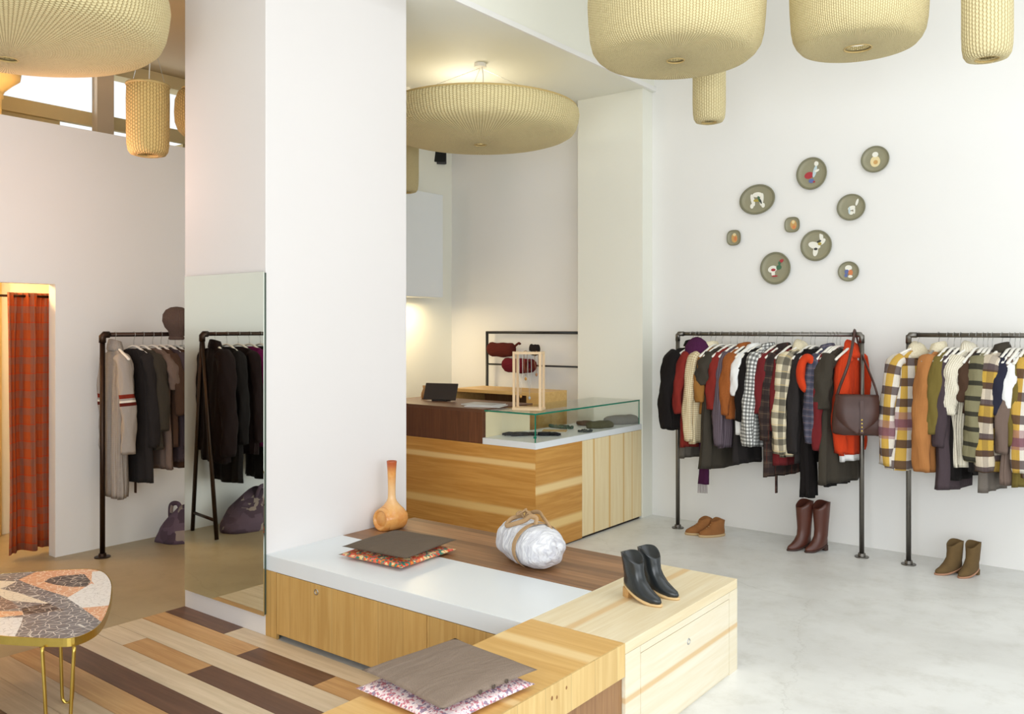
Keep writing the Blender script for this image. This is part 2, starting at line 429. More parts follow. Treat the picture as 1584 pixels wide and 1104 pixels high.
wpart('side_panel', MB().box(XC1, YC0, 0, -3.857, 2.9, .367), OAKV, t)
wpart('plinth', MB().box(-3.85, 2.94, 0, -2.19, 3.40, .03), DARKGAP, t)
d = wpart('door', MB().box(-3.853, YC0, .035, -2.735, 2.9, .365), OAKV, t, bevel=.001)
o = MB().torus((0, 0, 0), .013, .0035, 'Y', 20, 6).build('lock', STEEL, d, loc=(-3.52, YC0-.0005, .345-.02))
wpart('door', MB().box(-2.731, YC0, .035, -2.192, 2.9, .365), OAKV, t, bevel=.001)
t = thing('walnut_bench', 'walnut-topped low bench between the white slab and the counter', 'bench', (-3.06, 3.73, 0))
wpart('top', MB().box(XC1+.001, 3.432, .33, -2.181, 4.04, BZ), WALT, t, bevel=.001)
wpart('base', MB().box(XC1+.001, 3.46, 0, -2.18, 4.02, .33), WALV, t)
t = thing('pine_bench', 'pale pine bench block with a flush drawer, at the right end of the island', 'bench', (-1.94, 3.49, 0))
wpart('top', MB().box(-2.179, 2.945, .405, -1.716, 4.04, BZ), PINET, t, bevel=.0015)
wpart('carcass', MB().box(-2.179, 2.945, .0, -1.722, 4.04, .404), PINES, t)
wpart('end_panel', MB().box(-1.722, 2.945, 0, -1.716, 3.065, .404), PINES, t)
wpart('end_panel', MB().box(-1.722, 3.945, 0, -1.716, 4.04, .404), PINES, t)
wpart('rail', MB().box(-1.722, 3.068, .375, -1.716, 3.942, .404), PINES, t)
d = wpart('drawer', MB().box(-1.722, 3.070, .012, -1.7155, 3.940, .372), PINES, t, bevel=.001)
MB().torus((0, 0, 0), .012, .003, 'X', 20, 6).build('lock', STEEL, d, loc=(-1.7155, 3.50, .295))
t = thing('oak_bench', 'honey oak bench slab with knotty edge, nearest the camera', 'bench', (-1.95, 2.2, 0))
wpart('top', MB().box(-2.179, 1.35, .318, -1.723, 2.942, BZ), OAKT, t)
wpart('edge_panel', MB().box(-1.723, 1.35, .318, -1.716, 2.942, BZ), OAKE, t)
wpart('base', MB().box(-2.14, 1.45, 0, -1.73, 2.94, .317), WALV, t)
mb = MB()
for y, z in ((2.44, .405), (2.47, .40), (2.53, .412)): mb.lathe([(.006, 0), (.004, .001)], 10)
kn = NT('dark knot', .6).color(S(140, 96, 50))
for i, (y, z, r) in enumerate(((2.44, .405, .006), (2.47, .398, .005), (2.53, .412, .005))):
    MB().rings([[(0, r*math.cos(2*PI*k/10), r*1.4*math.sin(2*PI*k/10)) for k in range(10)], [(.0008, r*.9*math.cos(2*PI*k/10), r*1.2*math.sin(2*PI*k/10)) for k in range(10)]]).build('knot', kn, t, loc=(-1.716-t.location.x, y-t.location.y, z))

# ------------------------------------------------------------ sales counter with glass vitrine
t = thing('sales_counter', 'oak and dark walnut sales counter with a white display ledge', 'counter', (-4.4, 5.6, 0))
cx0 = -5.5
wpart('front_panel', MB().box(cx0, 5.12, .012, -3.752, 5.16, .79), OAK, t)
wpart('side_panel', MB().box(-3.79, 5.121, .012, -3.75, 5.752, .79), OAKY, t)
wpart('side_door', MB().box(-3.79, 5.755, .02, -3.75, 6.715, .788), PINEC, t, bevel=.001)
wpart('plinth', MB().box(cx0, 5.16, 0, -3.765, 6.70, .02), DARKGAP, t)
wpart('back_panel', MB().box(-4.27, 5.74, .02, -4.24, 6.715, .79), OAKY, t)
wpart('white_ledge', MB().prism([(-4.262, 5.12), (-3.748, 5.12), (-3.748, 6.717), (-4.27, 6.717)], .79, .838), WHITE, t, bevel=.001)
wpart('walnut_front', MB().box(cx0, 5.12, .792, -4.264, 5.16, 1.035), WALC, t)
wpart('end_panel', MB().box(-4.30, 5.16, .792, -4.264, 5.74, 1.035), plain('cream laminate', S(240, 226, 190), .5, .02), t)
wpart('walnut_top', MB().box(cx0, 5.12, 1.035, -4.264, 5.78, 1.06), WALCT, t, bevel=.001)
t = thing('glass_vitrine', 'clear glass display case with green edges on the counter end', 'display case', (-4.0, 5.9, .838))
gx0, gx1, gy0, gy1, gz0, gz1 = -4.25, -3.762, 5.132, 6.70, .838, 1.045
wpart('front_pane', MB().box(gx0, gy0, gz0, gx1, gy0+.008, gz1), GLASS, t)
wpart('side_pane', MB().box(gx1-.008, gy0+.009, gz0, gx1, gy1, gz1), GLASS, t)
wpart('back_pane', MB().box(gx0, 5.79, gz0, gx0+.008, gy1, gz1), GLASS, t)
wpart('top_pane', MB().box(gx0, gy0, gz1, gx1, gy1, gz1+.010), GLASS, t)
e = .0045
wpart('green_edge', MB().box(gx0, gy0-e, gz1-.001, gx1+e, gy0, gz1+.011), GEDGE, t)
wpart('green_edge', MB().box(gx1, gy0, gz1-.001, gx1+e, gy1, gz1+.011), GEDGE, t)
wpart('green_edge', MB().box(gx1-.002, gy0-e, gz0, gx1+e, gy0+.004, gz1-.001), GEDGE, t)
wpart('green_edge', MB().box(gx1-.004, gy1-.006, gz0, gx1+.002, gy1, gz1-.001), GEDGE, t)
wpart('corner_clip', MB().box(gx1-.012, gy0-.006, .87, gx1+.007, gy0+.008, .885), GEDGE, t)

# ------------------------------------------------------------ things on and behind the counter
def crumple(mb, amp, sc, seed=0):
    out = []
    for v in mb.v:
        p = Vector(v); q = mnoise.noise_vector(p*sc+Vector((seed, seed*2, 0)))
        out.append(tuple(p+q*amp))
    mb.v = out; return mb
def flat_lump(poly, h, n=3):
    """soft flattened lump from an outline"""
    cx = sum(p[0] for p in poly)/len(poly); cy = sum(p[1] for p in poly)/len(poly)
    R = []
    for s_, z in ((.93, 0), (1, h*.3), (.97, h*.65), (.8, h*.92), (.4, h)):
        R.append([(cx+(x-cx)*s_, cy+(y-cy)*s_, z) for x, y in poly])
    return MB().rings(R)
p = G(812, 676, .838)
KN = fabric('black leather glove', S(40, 40, 44), S(20, 20, 24), .5)
def glove(label, px, py, rz, mat, cuff, scale=1.0):
    q = G(px, py, .838)
    t = thing('glove', label, 'glove', (q.x, q.y, .8385), rz)
    flat_lump(ellipse(0, 0, .062*scale, .042*scale, 20), .026).build('palm', mat, t, smooth=True)
    for i, (a, ln) in enumerate(((-.35, .06), (-.12, .075), (.10, .075), (.33, .058))):
        mb = MB(); y0 = -.03+.02*i
        mb.tube([(.045*scale, y0*scale, .011), ((.045+ln*.6)*scale, (y0+a*.03)*scale, .012), ((.045+ln)*scale, (y0+a*.06)*scale, .008)], [.010, .0095, .006], 8)
        mb.build('finger', mat, t, smooth=True)
    MB().tube([(.0, .035*scale, .011), (.04*scale, .06*scale, .011), (.06*scale, .066*scale, .008)], [.011, .010, .006], 8).build('thumb', mat, t, smooth=True)
    MB().tube([(-.10*scale, 0, .014), (-.05*scale, 0, .014)], [.036, .034], 14, flat=.38).build('cuff', cuff, t, smooth=True)
glove('black leather glove lying in the near corner of the glass case', 806, 673, math.radians(214), KN, KN, 1.25)
glove('black glove with white and tan cuff beside the vitrine corner', 842, 673, math.radians(35), KN, fabric('white tan knit cuff', S(214, 200, 176), S(150, 110, 70)), 1.1)
def necklace(label, px, py, mat, n, r, bead, seed, cat='necklace', name='bead_necklace'):
    q = G(px, py, .838); rd = random.Random(seed)
    mb = MB()
    for k in range(n):
        a = 2*PI*k/n; rr = r*(1+.35*math.sin(2*a+seed)); b = bead*(.7+.6*rd.random())
        c = Vector((rr*math.cos(a), rr*.7*math.sin(a), b))
        mb.rings([[(c.x+b*math.sin(PI*j/5)*math.cos(2*PI*m/8), c.y+b*math.sin(PI*j/5)*math.sin(2*PI*m/8), c.z-b*math.cos(PI*j/5)) for m in range(8)] for j in range(1, 5)])
    o = mb.build(name, mat, None, smooth=True, loc=(q.x, q.y, .8385)); tag(o, label, cat); return o
GREENB = plain('green stone beads', S(64, 92, 74), .3, .2)
necklace('green beaded necklace lying in the glass case, left of the leather belt', 868, 662, GREENB, 30, .085, .012, 2)
necklace('dark beaded necklace at the front edge of the glass case', 905, 668, plain('dark beads', S(48, 58, 58), .3, .2), 24, .055, .009, 5)
q = G(862, 668, .838)
tag(MB().box(-.10, -.06, 0, .10, .06, .004).build('kraft_card', fabric('kraft paper', S(206, 176, 124)), None, loc=(q.x-.06, q.y+.05, .8385), rot=(0, 0, .5)), 'tan kraft card under the green necklace in the glass case', 'card')
q = G(905, 657, .838)
mb = MB()
pts = [(.055*math.cos(a*.7)*(1+.12*a/6), .055*math.sin(a*.7)*(1+.12*a/6), .014+.004*math.sin(a)) for a in [k*.5 for k in range(44)]]
mb.tube(pts, .009, 6, flat=1.6)
t = thing('leather_belt', 'rolled brown braided leather belt in the middle of the glass case', 'belt', (q.x, q.y, .8385))
mb.build('strap', plain('brown belt leather', S(96, 66, 42), .5, .2), t, smooth=True)
MB().torus((.07, .03, .016), .018, .003, 'Z', 16, 6).build('buckle', BRASS, t, smooth=True)
OLK = knit('olive knit', S(96, 92, 66), S(56, 54, 40))
q = G(928, 661, .838)
tag(crumple(flat_lump(ellipse(0, 0, .14, .075, 30), .055), .008, 20).build('folded_scarf', OLK, None, smooth=True, loc=(q.x, q.y, .8385), rot=(0, 0, 1.2)), 'folded olive knit scarf in the glass case', 'scarf')
q = G(965, 655, .838)
tag(crumple(flat_lump(ellipse(0, 0, .20, .07, 30), .075), .009, 18, 3).build('knitted_hat', knit('grey knit', S(150, 146, 140), S(88, 86, 84)), None, smooth=True, loc=(q.x, q.y, .8385), rot=(0, 0, 1.0)), 'grey marled knitted hat at the far end of the glass case', 'hat')
# tablet on a stand
q = G(668, 622, 1.06)
t = thing('tablet', 'black tablet tilted on a stand on the walnut counter', 'tablet', (q.x-.02, 5.45, 1.06), math.radians(16))
M = Matrix.Translation((0, 0, .012)) @ Matrix.Rotation(math.radians(-22), 4, 'X')
MB().box(-.155, -.006, 0, .155, .006, .15, M).build('screen', BLACKP, t, bevel=.003)
MB().box(-.07, -.01, 0, .07, .09, .012).build('stand', BLACKP, t, bevel=.002)
# magazines
def magazine(label, px, py, dz, rz, col, z0=1.06, grp=None):
    q = G(px, py, z0)
    t = thing('magazine', label, 'magazine', (q.x, q.y, z0+dz), rz, grp)
    MB().box(-.15, -.105, 0, .15, .105, .006).build('pages', plain('paper pages', S(226, 226, 222), .6, .03), t)
    MB().box(-.152, -.107, .0062, .152, .107, .0072).build('cover', col, t)
COVER = plain('grey photo cover', S(176, 182, 190), .4, .2, 30); COVER2 = plain('silver grey cover', S(204, 208, 212), .4, .1, 20)
magazine('pale grey magazine at the bottom of the pair on the walnut counter', 752, 628, 0, .35, COVER2)
magazine('grey-covered magazine on top of the pair on the walnut counter', 748, 627, .0075, .12, COVER)
# wooden jewellery frame
q = G(818, 634, 1.055)
BIRCH = plain('pale birch wood', S(236, 206, 166), .55, .08, 20)
t = thing('jewellery_stand', 'open pale birch jewellery frame standing on the glass case', 'jewellery stand', (q.x, q.y, 1.056), math.radians(22))
hw, hd, hh = .105, .055, .455
MB().box(-hw-.012, -hd-.015, 0, hw+.012, hd+.015, .02).build('base', BIRCH, t, bevel=.002)
for x in (-hw, hw):
    for y in (-hd, hd):
        MB().box(x-.009, y-.009, .02, x+.009, y+.009, hh).build('post', BIRCH, t)
for x in (-hw, hw): MB().box(x-.008, -hd+.009, hh-.018, x+.008, hd-.009, hh-.002).build('top_rail', BIRCH, t)
for y in (-hd, hd): MB().box(-hw+.009, y-.008, hh-.02, hw-.009, y+.008, hh-.002).build('top_rail', BIRCH, t)
def pend(label, x, y, ln, mat, beads, loop=True):
    wx = Vector((x, y, 0)); wx.rotate(Matrix.Rotation(t.rotation_euler.z, 3, 'Z').to_euler())
    r = thing('pendant_necklace', label, 'necklace', (q.x+wx.x, q.y+wx.y, 1.056+hh-.005), t.rotation_euler.z)
    if loop: MB().tube([(-.014, 0, -.02), (-.013, 0, .004), (0, 0, .010), (.013, 0, .004), (.016, 0, -ln*.5), (0, 0, -ln), (-.014, 0, -ln*.5), (-.014, 0, -.02)], .0022, 5).build('cord', mat, r, smooth=True)
    mb = MB(); mb.lathe([(.001, -ln-.026), (.009, -ln-.018), (.010, -ln-.008), (.003, -ln+.002)], 10); mb.build('pendant', beads, r, smooth=True)
AMB = plain('amber bead', S(196, 140, 60), .3); SILV = plain('silver bead', S(170, 172, 170), .3); CRD = plain('leather cord', S(150, 110, 72), .6)
pend('thin cord necklace with amber pendant, front left on the birch frame', -.05, -hd, .33, plain('pale cord', S(214, 206, 196), .6), AMB)
pend('silver necklace hanging in the middle of the birch frame', .02, -hd, .34, SILV, SILV)
pend('short brown cord necklace on the right of the birch frame', .075, -hd, .16, CRD, CRD)
pend('brown cord necklace at the back of the birch frame', -.04, hd, .20, CRD, AMB)
# office cabinet behind the counter
t = thing('office_cabinet', 'low oak shelf cabinet full of magazines behind the counter', 'cabinet', (-4.85, 6.2, 0))
x0, x1, y0, y1, zt = -5.33, -4.35, 5.98, 6.42, 1.13
wpart('top', MB().box(x0, y0, zt-.03, x1, y1, zt), OAKC, t, bevel=.001)
wpart('side', MB().box(x0, y0, 0, x0+.03, y1, zt-.03), OAKC, t)
wpart('side', MB().box(x1-.13, y0, 0, x1, y1, zt-.03), OAKC, t)
wpart('back', MB().box(x0+.03, y1-.02, 0, x1-.13, y1, zt-.03), WALV, t)
wpart('shelf', MB().box(x0+.03, y0+.01, .86, x1-.13, y1-.02, .88), OAKC, t)
wpart('shelf', MB().box(x0+.03, y0+.01, .60, x1-.13, y1-.02, .62), OAKC, t)
rnd = random.Random(9)
cols = [((222, 220, 214), 'white'), ((160, 170, 182), 'blue-grey'), ((196, 184, 160), 'sand'), ((230, 228, 220), 'cream'), ((140, 132, 120), 'taupe')]
for k, (c, nm) in enumerate(cols):
    tag(MB().box(-.14, -.10, 0, .14, .10, .016).build('magazine', plain(nm+' magazine paper', S(*c), .5, .12, 30), None, bevel=.001, loc=(-5.06+.02*rnd.random(), 6.13, .8805+.0165*k), rot=(0, 0, .12*rnd.random())),
        nm+' magazine, '+['bottom', 'second', 'middle', 'fourth', 'top'][k]+' of the left stack on the cabinet shelf', 'magazine', 'magazines on the cabinet shelf')
for k, (c, nm) in enumerate([((190, 196, 204), 'pale blue'), ((120, 112, 104), 'dark grey')]):
    tag(MB().box(-.14, -.10, 0, .14, .10, .018).build('magazine', plain(nm+' magazine paper', S(*c), .5, .12, 30), None, bevel=.001, loc=(-4.70, 6.12, .8805+.0185*k), rot=(0, 0, -.1)),
        nm+' magazine, '+['bottom', 'top'][k]+' of the right stack on the cabinet shelf', 'magazine', 'magazines on the cabinet shelf')
# white wall cabinet, light strip
t = thing('wall_cabinet', 'white wall cupboard above the lit corner behind the counter', 'cabinet', (-6.0, 5.8, 2.0))
wpart('body', MB().box(-6.178, 5.05, 2.0, -5.87, 6.40, 3.04), WHITE, t)
wpart('door', MB().box(-5.868, 5.05, 2.003, -5.85, 5.72, 3.037), WHITE, t, bevel=.001)
wpart('door', MB().box(-5.868, 5.724, 2.003, -5.85, 6.40, 3.037), WHITE, t, bevel=.001)
# speaker on bracket
D = on_y(681, 6.75)[1]; sx = on_y(681, 6.75)[0]
t = thing('speaker', 'small black speaker bracketed high in the recess corner', 'speaker', (sx, 6.72, zat(246, D)), math.radians(40))
mb = MB(); mb.rings([[(-.09, -.06, -.07), (.09, -.06, -.07), (.06, .08, -.05), (-.06, .08, -.05)], [(-.09, -.08, .08), (.09, -.08, .08), (.06, .08, .08), (-.06, .08, .08)]])
mb.build('cabinet', BLACKP, t, bevel=.004)
MB().box(-.08, -.084, -.06, .08, -.074, .07, Matrix.Rotation(-.13, 4, 'X')).build('grille', plain('speaker cloth', S(22, 22, 22), .9), t)
MB().tube([(0, .06, 0), (0, .17, 0)], .012, 8).build('bracket', BLACKP, t)
# small glass on the counter by the pillar
q = G(634, 612, 1.06)
tag(MB().lathe([(.02, 0), (.028, .02), (.026, .05), (.010, .09), (.014, .12)], 16).build('soap_bottle', plain('amber bottle', S(200, 150, 90), .2), None, smooth=True, loc=(-5.30, 5.55, 1.06)), 'small amber bottle on the counter next to the pillar', 'bottle')

# ------------------------------------------------------------ cushions, bag, vase
def cushion_mb(sx, sy, h, n=26, sag=.0, seed=0):
    mb = MB(); idx = {}
    for side in (1, -1):
        for i in range(n+1):
            for j in range(n+1):
                u = 2*i/n-1; v = 2*j/n-1
                edge = (i in (0, n) or j in (0, n))
                if edge and side == -1: idx[(side, i, j)] = idx[(1, i, j)]; continue
                a = max(0, 1-abs(u)**3.2)*max(0, 1-abs(v)**3.2)
                z = side*h/2*(a**.55)
                pin = 1-.035*(1-abs(v)**2)*abs(u)**4; pin2 = 1-.035*(1-abs(u)**2)*abs(v)**4
                x = sx/2*u*pin; y = sy/2*v*pin2
                z += .004*mnoise.noise(Vector((x*9+seed, y*9, side)))*a + .004*mnoise.noise(Vector((x*4, y*4, seed)))
                if side == -1: z = max(z, -h/2*.8)
                idx[(side, i, j)] = len(mb.v); mb.v.append((x, y, z))
    for side in (1, -1):
        for i in range(n):
            for j in range(n):
                q = [(i, j), (i+1, j), (i+1, j+1), (i, j+1)]
                if side == -1: q = q[::-1]
                mb.face([idx[(side,)+a] for a in q], [(sx*a[0]/n, sy*a[1]/n) for a in q])
    return mb
TAUPE = fabric('taupe wool', S(142, 126, 112), S(116, 100, 88), weave=260)
BROWNW = fabric('brown grey wool', S(108, 94, 80), S(84, 72, 60), weave=260)
def floral(name, cols, base, sc):
    n = NT(name, .85)
    v = n.voronoi(n.scale(n.uv, (1, 1, 1)), sc, 'F1'); v2 = n.voronoi(n.uv, sc*1.9, 'F1')
    c = base
    h = n.xyz(v.outputs['Color'])[0]; h2 = n.xyz(v2.outputs['Color'])[1]
    for k, q in enumerate(cols):
        src, lo = (h, k/len(cols)) if k % 2 == 0 else (h2, k/len(cols))
        m = n.math('MULTIPLY', n.math('GREATER_THAN', src, lo), n.math('LESS_THAN', src, lo+.26))
        c = n.mix(m, c, q)
    c = n.mix(n.math('LESS_THAN', v.outputs[0], .012), c, S(240, 225, 200))
    return n.color(c)
FLOR = floral('orange floral cotton', [S(222, 70, 50), S(240, 150, 60), S(70, 130, 110), S(232, 120, 110), S(236, 205, 150)], S(226, 90, 50), 60)
FLOP = floral('pink floral cotton', [S(232, 196, 200), S(244, 228, 224), S(196, 120, 132), S(228, 214, 218), S(150, 130, 150)], S(236, 216, 216), 110)
def cushion(label, cx, cy, z, rz, sx, sy, h, mat, seed, tilt=(0, 0), piping=None):
    t = thing('seat_cushion', label, 'cushion', (cx, cy, z+h*.42), rz)
    cushion_mb(sx, sy, h, seed=seed).build('cover', mat, t, smooth=True, rot=(tilt[0], tilt[1], 0))
    return t
# stack on white bench
c0 = G(618, 836, .53)
cushion('orange floral cushion lying under the dark brown one on the white bench', c0.x, c0.y-.01, BZ, math.radians(3), .455, .455, .05, FLOR, 1)
t = cushion('dark brown-grey wool cushion on top of the orange floral one', c0.x, c0.y+.005, BZ+.047, math.radians(6), .445, .445, .045, BROWNW, 2)
c1 = G(694, 1026, .54)
cushion('pink floral cushion lying under the taupe one on the oak bench', c1.x+.005, c1.y-.02, BZ, math.radians(-4), .435, .435, .05, FLOP, 3)
t = cushion('taupe wool cushion with buttoned edge on top of the pink floral one', c1.x, c1.y+.005, BZ+.047, math.radians(-7), .43, .43, .045, TAUPE, 4)
for k in range(3):
    MB().lathe([(.0075, 0), (.008, .002), (.005, .004)], 10).build('button', plain('horn button', S(70, 56, 44), .4), t, loc=(.2085, -.05+.06*k, .002), rot=(0, PI/2, 0))
# duffel bag
A = G(772, 862, .45); B = G(880, 872, .45); c = (G(770, 850, .52)+G(880, 850, .52))/2
CRK = NT('crinkled silver grey cloth', .8)
f1 = CRK.noise(CRK.scale(CRK.obj, (30, 9, 9)), 1.5, 4, .6, 1.0); CRK.bump(f1, .8, .02)
CRK.color(CRK.mix(CRK.ramp(f1, .3, .7), S(196, 196, 204), S(236, 236, 238)))
STRAP = fabric('tan webbing', S(186, 154, 116), S(150, 118, 84))
ang = math.radians(-23)
t = thing('duffel_bag', 'crinkled pale grey drawstring duffel bag with tan straps', 'bag', (-2.70, 3.635, BZ), ang)
R = []; n = 48; ln = .48
for i in range(30):
    u = i/29; x = -ln/2+ln*u
    env = (1-abs(2*u-1)**3.5)**.5; r = .122*max(.30, env)
    ring = []
    for k in range(n):
        a = 2*PI*k/n
        rr = r*(1+.05*math.sin(a*7+u*9)*(1-env*.5)+.045*mnoise.noise(Vector((x*22, math.cos(a)*1.6, math.sin(a)*1.6)))+.03*mnoise.noise(Vector((x*60, math.cos(a)*3, math.sin(a)*3))))
        z = .108+rr*math.sin(a)*.93; y = rr*math.cos(a)*1.12
        if z < .008: z = .008+(z-.008)*.08
        ring.append((x+.012*math.sin(a*5)*abs(2*u-1)**4, y, z))
    R.append(ring)
MB().rings(R).build('body', CRK.m, t, smooth=True)
def band_pts(x, r0, dz=.118, a0=-.30, a1=1.30, n=22):
    return [(x, r0*1.12*math.cos(PI*(a0+(a1-a0)*k/n)), dz+r0*.93*math.sin(PI*(a0+(a1-a0)*k/n))) for k in range(n+1)]
for x in (.075,):
    mb = MB(); R = []
    for p_ in band_pts(x, .129, .108): R.append([(x-.015, p_[1], p_[2]), (x+.015, p_[1], p_[2]), (x+.015, p_[1]*.97, p_[2]*.985), (x-.015, p_[1]*.97, p_[2]*.985)])
    mb.rings(R).build('strap', STRAP, t)
MB().tube(spline([(-.10, .01, .222), (-.105, -.05, .222), (-.07, -.105, .196), (-.02, -.085, .212), (.03, -.05, .236), (.06, -.03, .262), (.085, -.01, .255), (.09, -.02, .225)], 5), .0085, 7, flat=1.5).build('handle', STRAP, t, smooth=True)
MB().tube(spline([(-.09, .04, .215), (-.06, .05, .25), (.0, .06, .262), (.05, .05, .25), (.10, .05, .225), (.15, .05, .19)], 5), .0075, 7, flat=1.5).build('handle', STRAP, t, smooth=True)
mb = MB()
rd = random.Random(3)
for k in range(7):
    a = rd.random()*6.28
    mb.tube(spline([(-.055, 0, .225), (-.055+.03*math.cos(a), .03*math.sin(a), .258), (-.06+.045*math.cos(a+.6), .04*math.sin(a+.6), .245), (-.055+.02*math.cos(a+2), .02*math.sin(a), .272)], 4), .005, 6)
mb.build('drawstring_knot', STRAP, t, smooth=True)
# ceramic bottle vase
CER = NT('orange ceramic glaze', .22)
x, y, z = CER.xyz(); f = CER.noise(CER.obj, 18, 5, .6)
cc = CER.mix(CER.ramp(f, .3, .7), S(212, 140, 68), S(226, 168, 96))
cc = CER.mix(CER.math('MULTIPLY', CER.band(z, .215, .07, .9), .7), cc, S(232, 196, 146))
cc = CER.mix(CER.ramp(z, .34, .41), cc, S(176, 84, 40)); CER.color(cc)
q = G(597, 818, .45)
t = thing('ceramic_vase', 'orange glazed long-necked ceramic bottle with a round dish-shaped hollow, by the pillar', 'vase', (q.x+.02, q.y+.03, BZ), math.radians(-3))
prof = [(.035, .050, 0), (.058, .072, .006), (.080, .082, .03), (.092, .086, .065), (.088, .084, .095), (.070, .070, .125), (.048, .048, .150), (.032, .031, .172), (.025, .025, .19), (.0235, .0235, .22), (.024, .024, .28), (.027, .027, .36), (.031, .031, .415), (.0315, .0315, .42), (.027, .027, .421), (.024, .024, .39)]
mb = MB(); R = []
for w, d, z in prof:
    ex = .62 if z < .10 else (.8 if z < .15 else 1.0); rg = []
    for k in range(44):
        a = 2*PI*k/44; c_, s_ = math.cos(a), math.sin(a)
        rg.append((w*math.copysign(abs(c_)**ex, c_), d*math.copysign(abs(s_)**ex, s_), z))
    R.append(rg)
mb.rings(R, cap1=False).build('body', CER.m, t, smooth=True)
dm = Matrix.Translation((-.004, -.080, .068)) @ Matrix.Rotation(math.radians(84), 4, 'X')
rr = [[(r*math.cos(2*PI*k/32), r*math.sin(2*PI*k/32), z) for k in range(32)] for r, z in [(.078, -.03), (.072, -.004), (.064, .012), (.056, .013), (.050, .006), (.046, -.002), (.030, -.004), (.004, -.004)]]
MB().rings([[tuple(dm @ Vector(p)) for p in r] for r in rr]).build('hollow', CER.m, t, smooth=True)
# ------------------------------------------------------------ basket lamps
def basket_mat(name, base, dark, nsp=185, row=.0075):
    n = NT(name, .75); u, v, _ = n.xyz(n.uv)
    fu = n.math('MULTIPLY', u, float(nsp)); k = n.math('FLOOR', fu)
    par = n.math('MULTIPLY', n.math('MODULO', k, 2.0), PI)
    w = n.math('SINE', n.math('ADD', n.math('MULTIPLY', v, 2*PI/(row*2)), par))
    su = n.math('SINE', n.math('MULTIPLY', n.math('FRACT', fu), PI))
    h = n.math('ADD', n.math('MULTIPLY', w, .38), n.math('MULTIPLY', su, 1.0))
    f = n.noise(n.obj, 6, 4); g = n.noise(n.scale(n.uv, (40, 160, 1)), 1, 2)
    c = n.mix(n.ramp(h, -.15, .75), dark, base)
    c = n.mix(n.math('MULTIPLY', f, .3), c, tuple(q*.72 for q in base[:3])+(1,))
    c = n.mix(n.math('MULTIPLY', n.ramp(g, .5, .7), .22), c, dark)
    n.bump(h, .7, .006); 
    return n.color(c)
BASK = basket_mat('natural rattan', S(234, 219, 168), S(168, 142, 86))
BASKS = basket_mat('natural rattan fine', S(232, 218, 170), S(164, 138, 84), 44, .011)
BASKD = basket_mat('aged rattan', S(222, 190, 122), S(150, 118, 62), 44, .011)
RATR = plain('bound rattan', S(206, 178, 116), .7, .12, 40)
DIFF = NT('white lamp diffuser', .5); DIFF.b.inputs['Emission Color'].default_value = (1, .97, .9, 1); DIFF.b.inputs['Emission Strength'].default_value = .5
DIFF.color(S(240, 240, 236))
def revolve(prof, n=96, rip=0, amp=0.0):
    mb = MB(); L = [0.0]
    for a, b in zip(prof, prof[1:]): L.append(L[-1]+math.hypot(a[0]-b[0], a[1]-b[1]))
    for r, z in prof:
        for k in range(n):
            q = r+(amp*math.cos(2*PI*rip*k/n) if rip else 0)*min(1, r/.2)
            mb.v.append((q*math.cos(2*PI*k/n), q*math.sin(2*PI*k/n), z))
    for i in range(len(prof)-1):
        for k in range(n):
            j = (k+1) % n
            mb.face([i*n+k, (i+1)*n+k, (i+1)*n+j, i*n+j], [(k/n, L[i]), (k/n, L[i+1]), ((k+1)/n, L[i+1]), ((k+1)/n, L[i])])
    return mb
def lamp(label, x, y, z, prof, mat, hole, zc, group='woven rattan pendant lamps', n=160, rip=0, amp=0, wires=3):
    """prof: outer profile from the hole rim (bottom) to the top rim; z = bottom height; zc = ceiling"""
    t = thing('pendant_lamp', label, 'lamp', (x, y, z), 0, group)
    top = prof[-1]
    inner = [(max(.001, r-.012), q+.010) for r, q in prof[::-1]]
    full = prof+[(top[0]-.004, top[1]+.010)]+inner
    revolve(full, n, rip, amp).build('basket_shade', mat, t, smooth=True)
    MB().torus((0, 0, prof[-1][1]+.004), top[0]-.002, .009, 'Z', 64, 8).build('rim', RATR, t, smooth=True)
    MB().torus((0, 0, prof[0][1]+.002), prof[0][0]+.004, .006, 'Z', 28, 6).build('hole_ring', RATR, t, smooth=True)
    MB().lathe([(hole, .035), (hole, .045)], 24).build('diffuser', DIFF.m, t, smooth=False)
    H = zc-z
    apex = min(H-.04, top[1]+.36)
    for k in range(wires):
        a = 2*PI*k/wires+.5
        MB().tube([(top[0]*.93*math.cos(a), top[0]*.93*math.sin(a), top[1]), (.012*math.cos(a), .012*math.sin(a), apex)], .0015, 5).build('suspension_wire', STEEL, t)
    MB().tube(spline([(0, 0, .06), (.01, 0, top[1]), (.03, 0, apex-.10), (.02, 0, apex), (0, 0, H-.02)], 6), .004, 6).build('cord', HANGW, t, smooth=True)
    MB().lathe([(.05, H-.03), (.05, H-.001)], 20).build('ceiling_rose', HANGW, t)
    return t
def bowl(R, h, rise=.02, hole=.05, corner=.11):
    """near-flat woven underside, rounded corner, upright side drawn in a little at the top"""
    p = [(hole, .0), (hole+.02, .0)]
    for k in range(1, 10):
        u = k/9; p.append((hole+.02+(R*.84-hole-.02)*u, rise*u**1.8))
    p += [(R*.90, rise+corner*.22), (R*.945, rise+corner*.52), (R*.972, rise+corner), (R*.99, rise+corner+(h-rise-corner)*.35), (R, rise+corner+(h-rise-corner)*.7), (R*.992, h*.97), (R*.975, h)]
    return p
def drum(R, h, hole=.03):
    return [(hole, .006), (R*.6, 0), (R*.82, .008), (R*.93, .03), (R*.98, .07), (R, .14), (R*1.0, h*.5), (R*1.01, h*.8), (R*.99, h)]
def at_px(px, py, D): 
    k = (px-792)/FPX*D; return (D*VW[0]+k*RT[0], D*VW[1]+k*RT[1], CH-(py-YH)*D/FPX)
x, y, z = at_px(743, 224, 6.9)
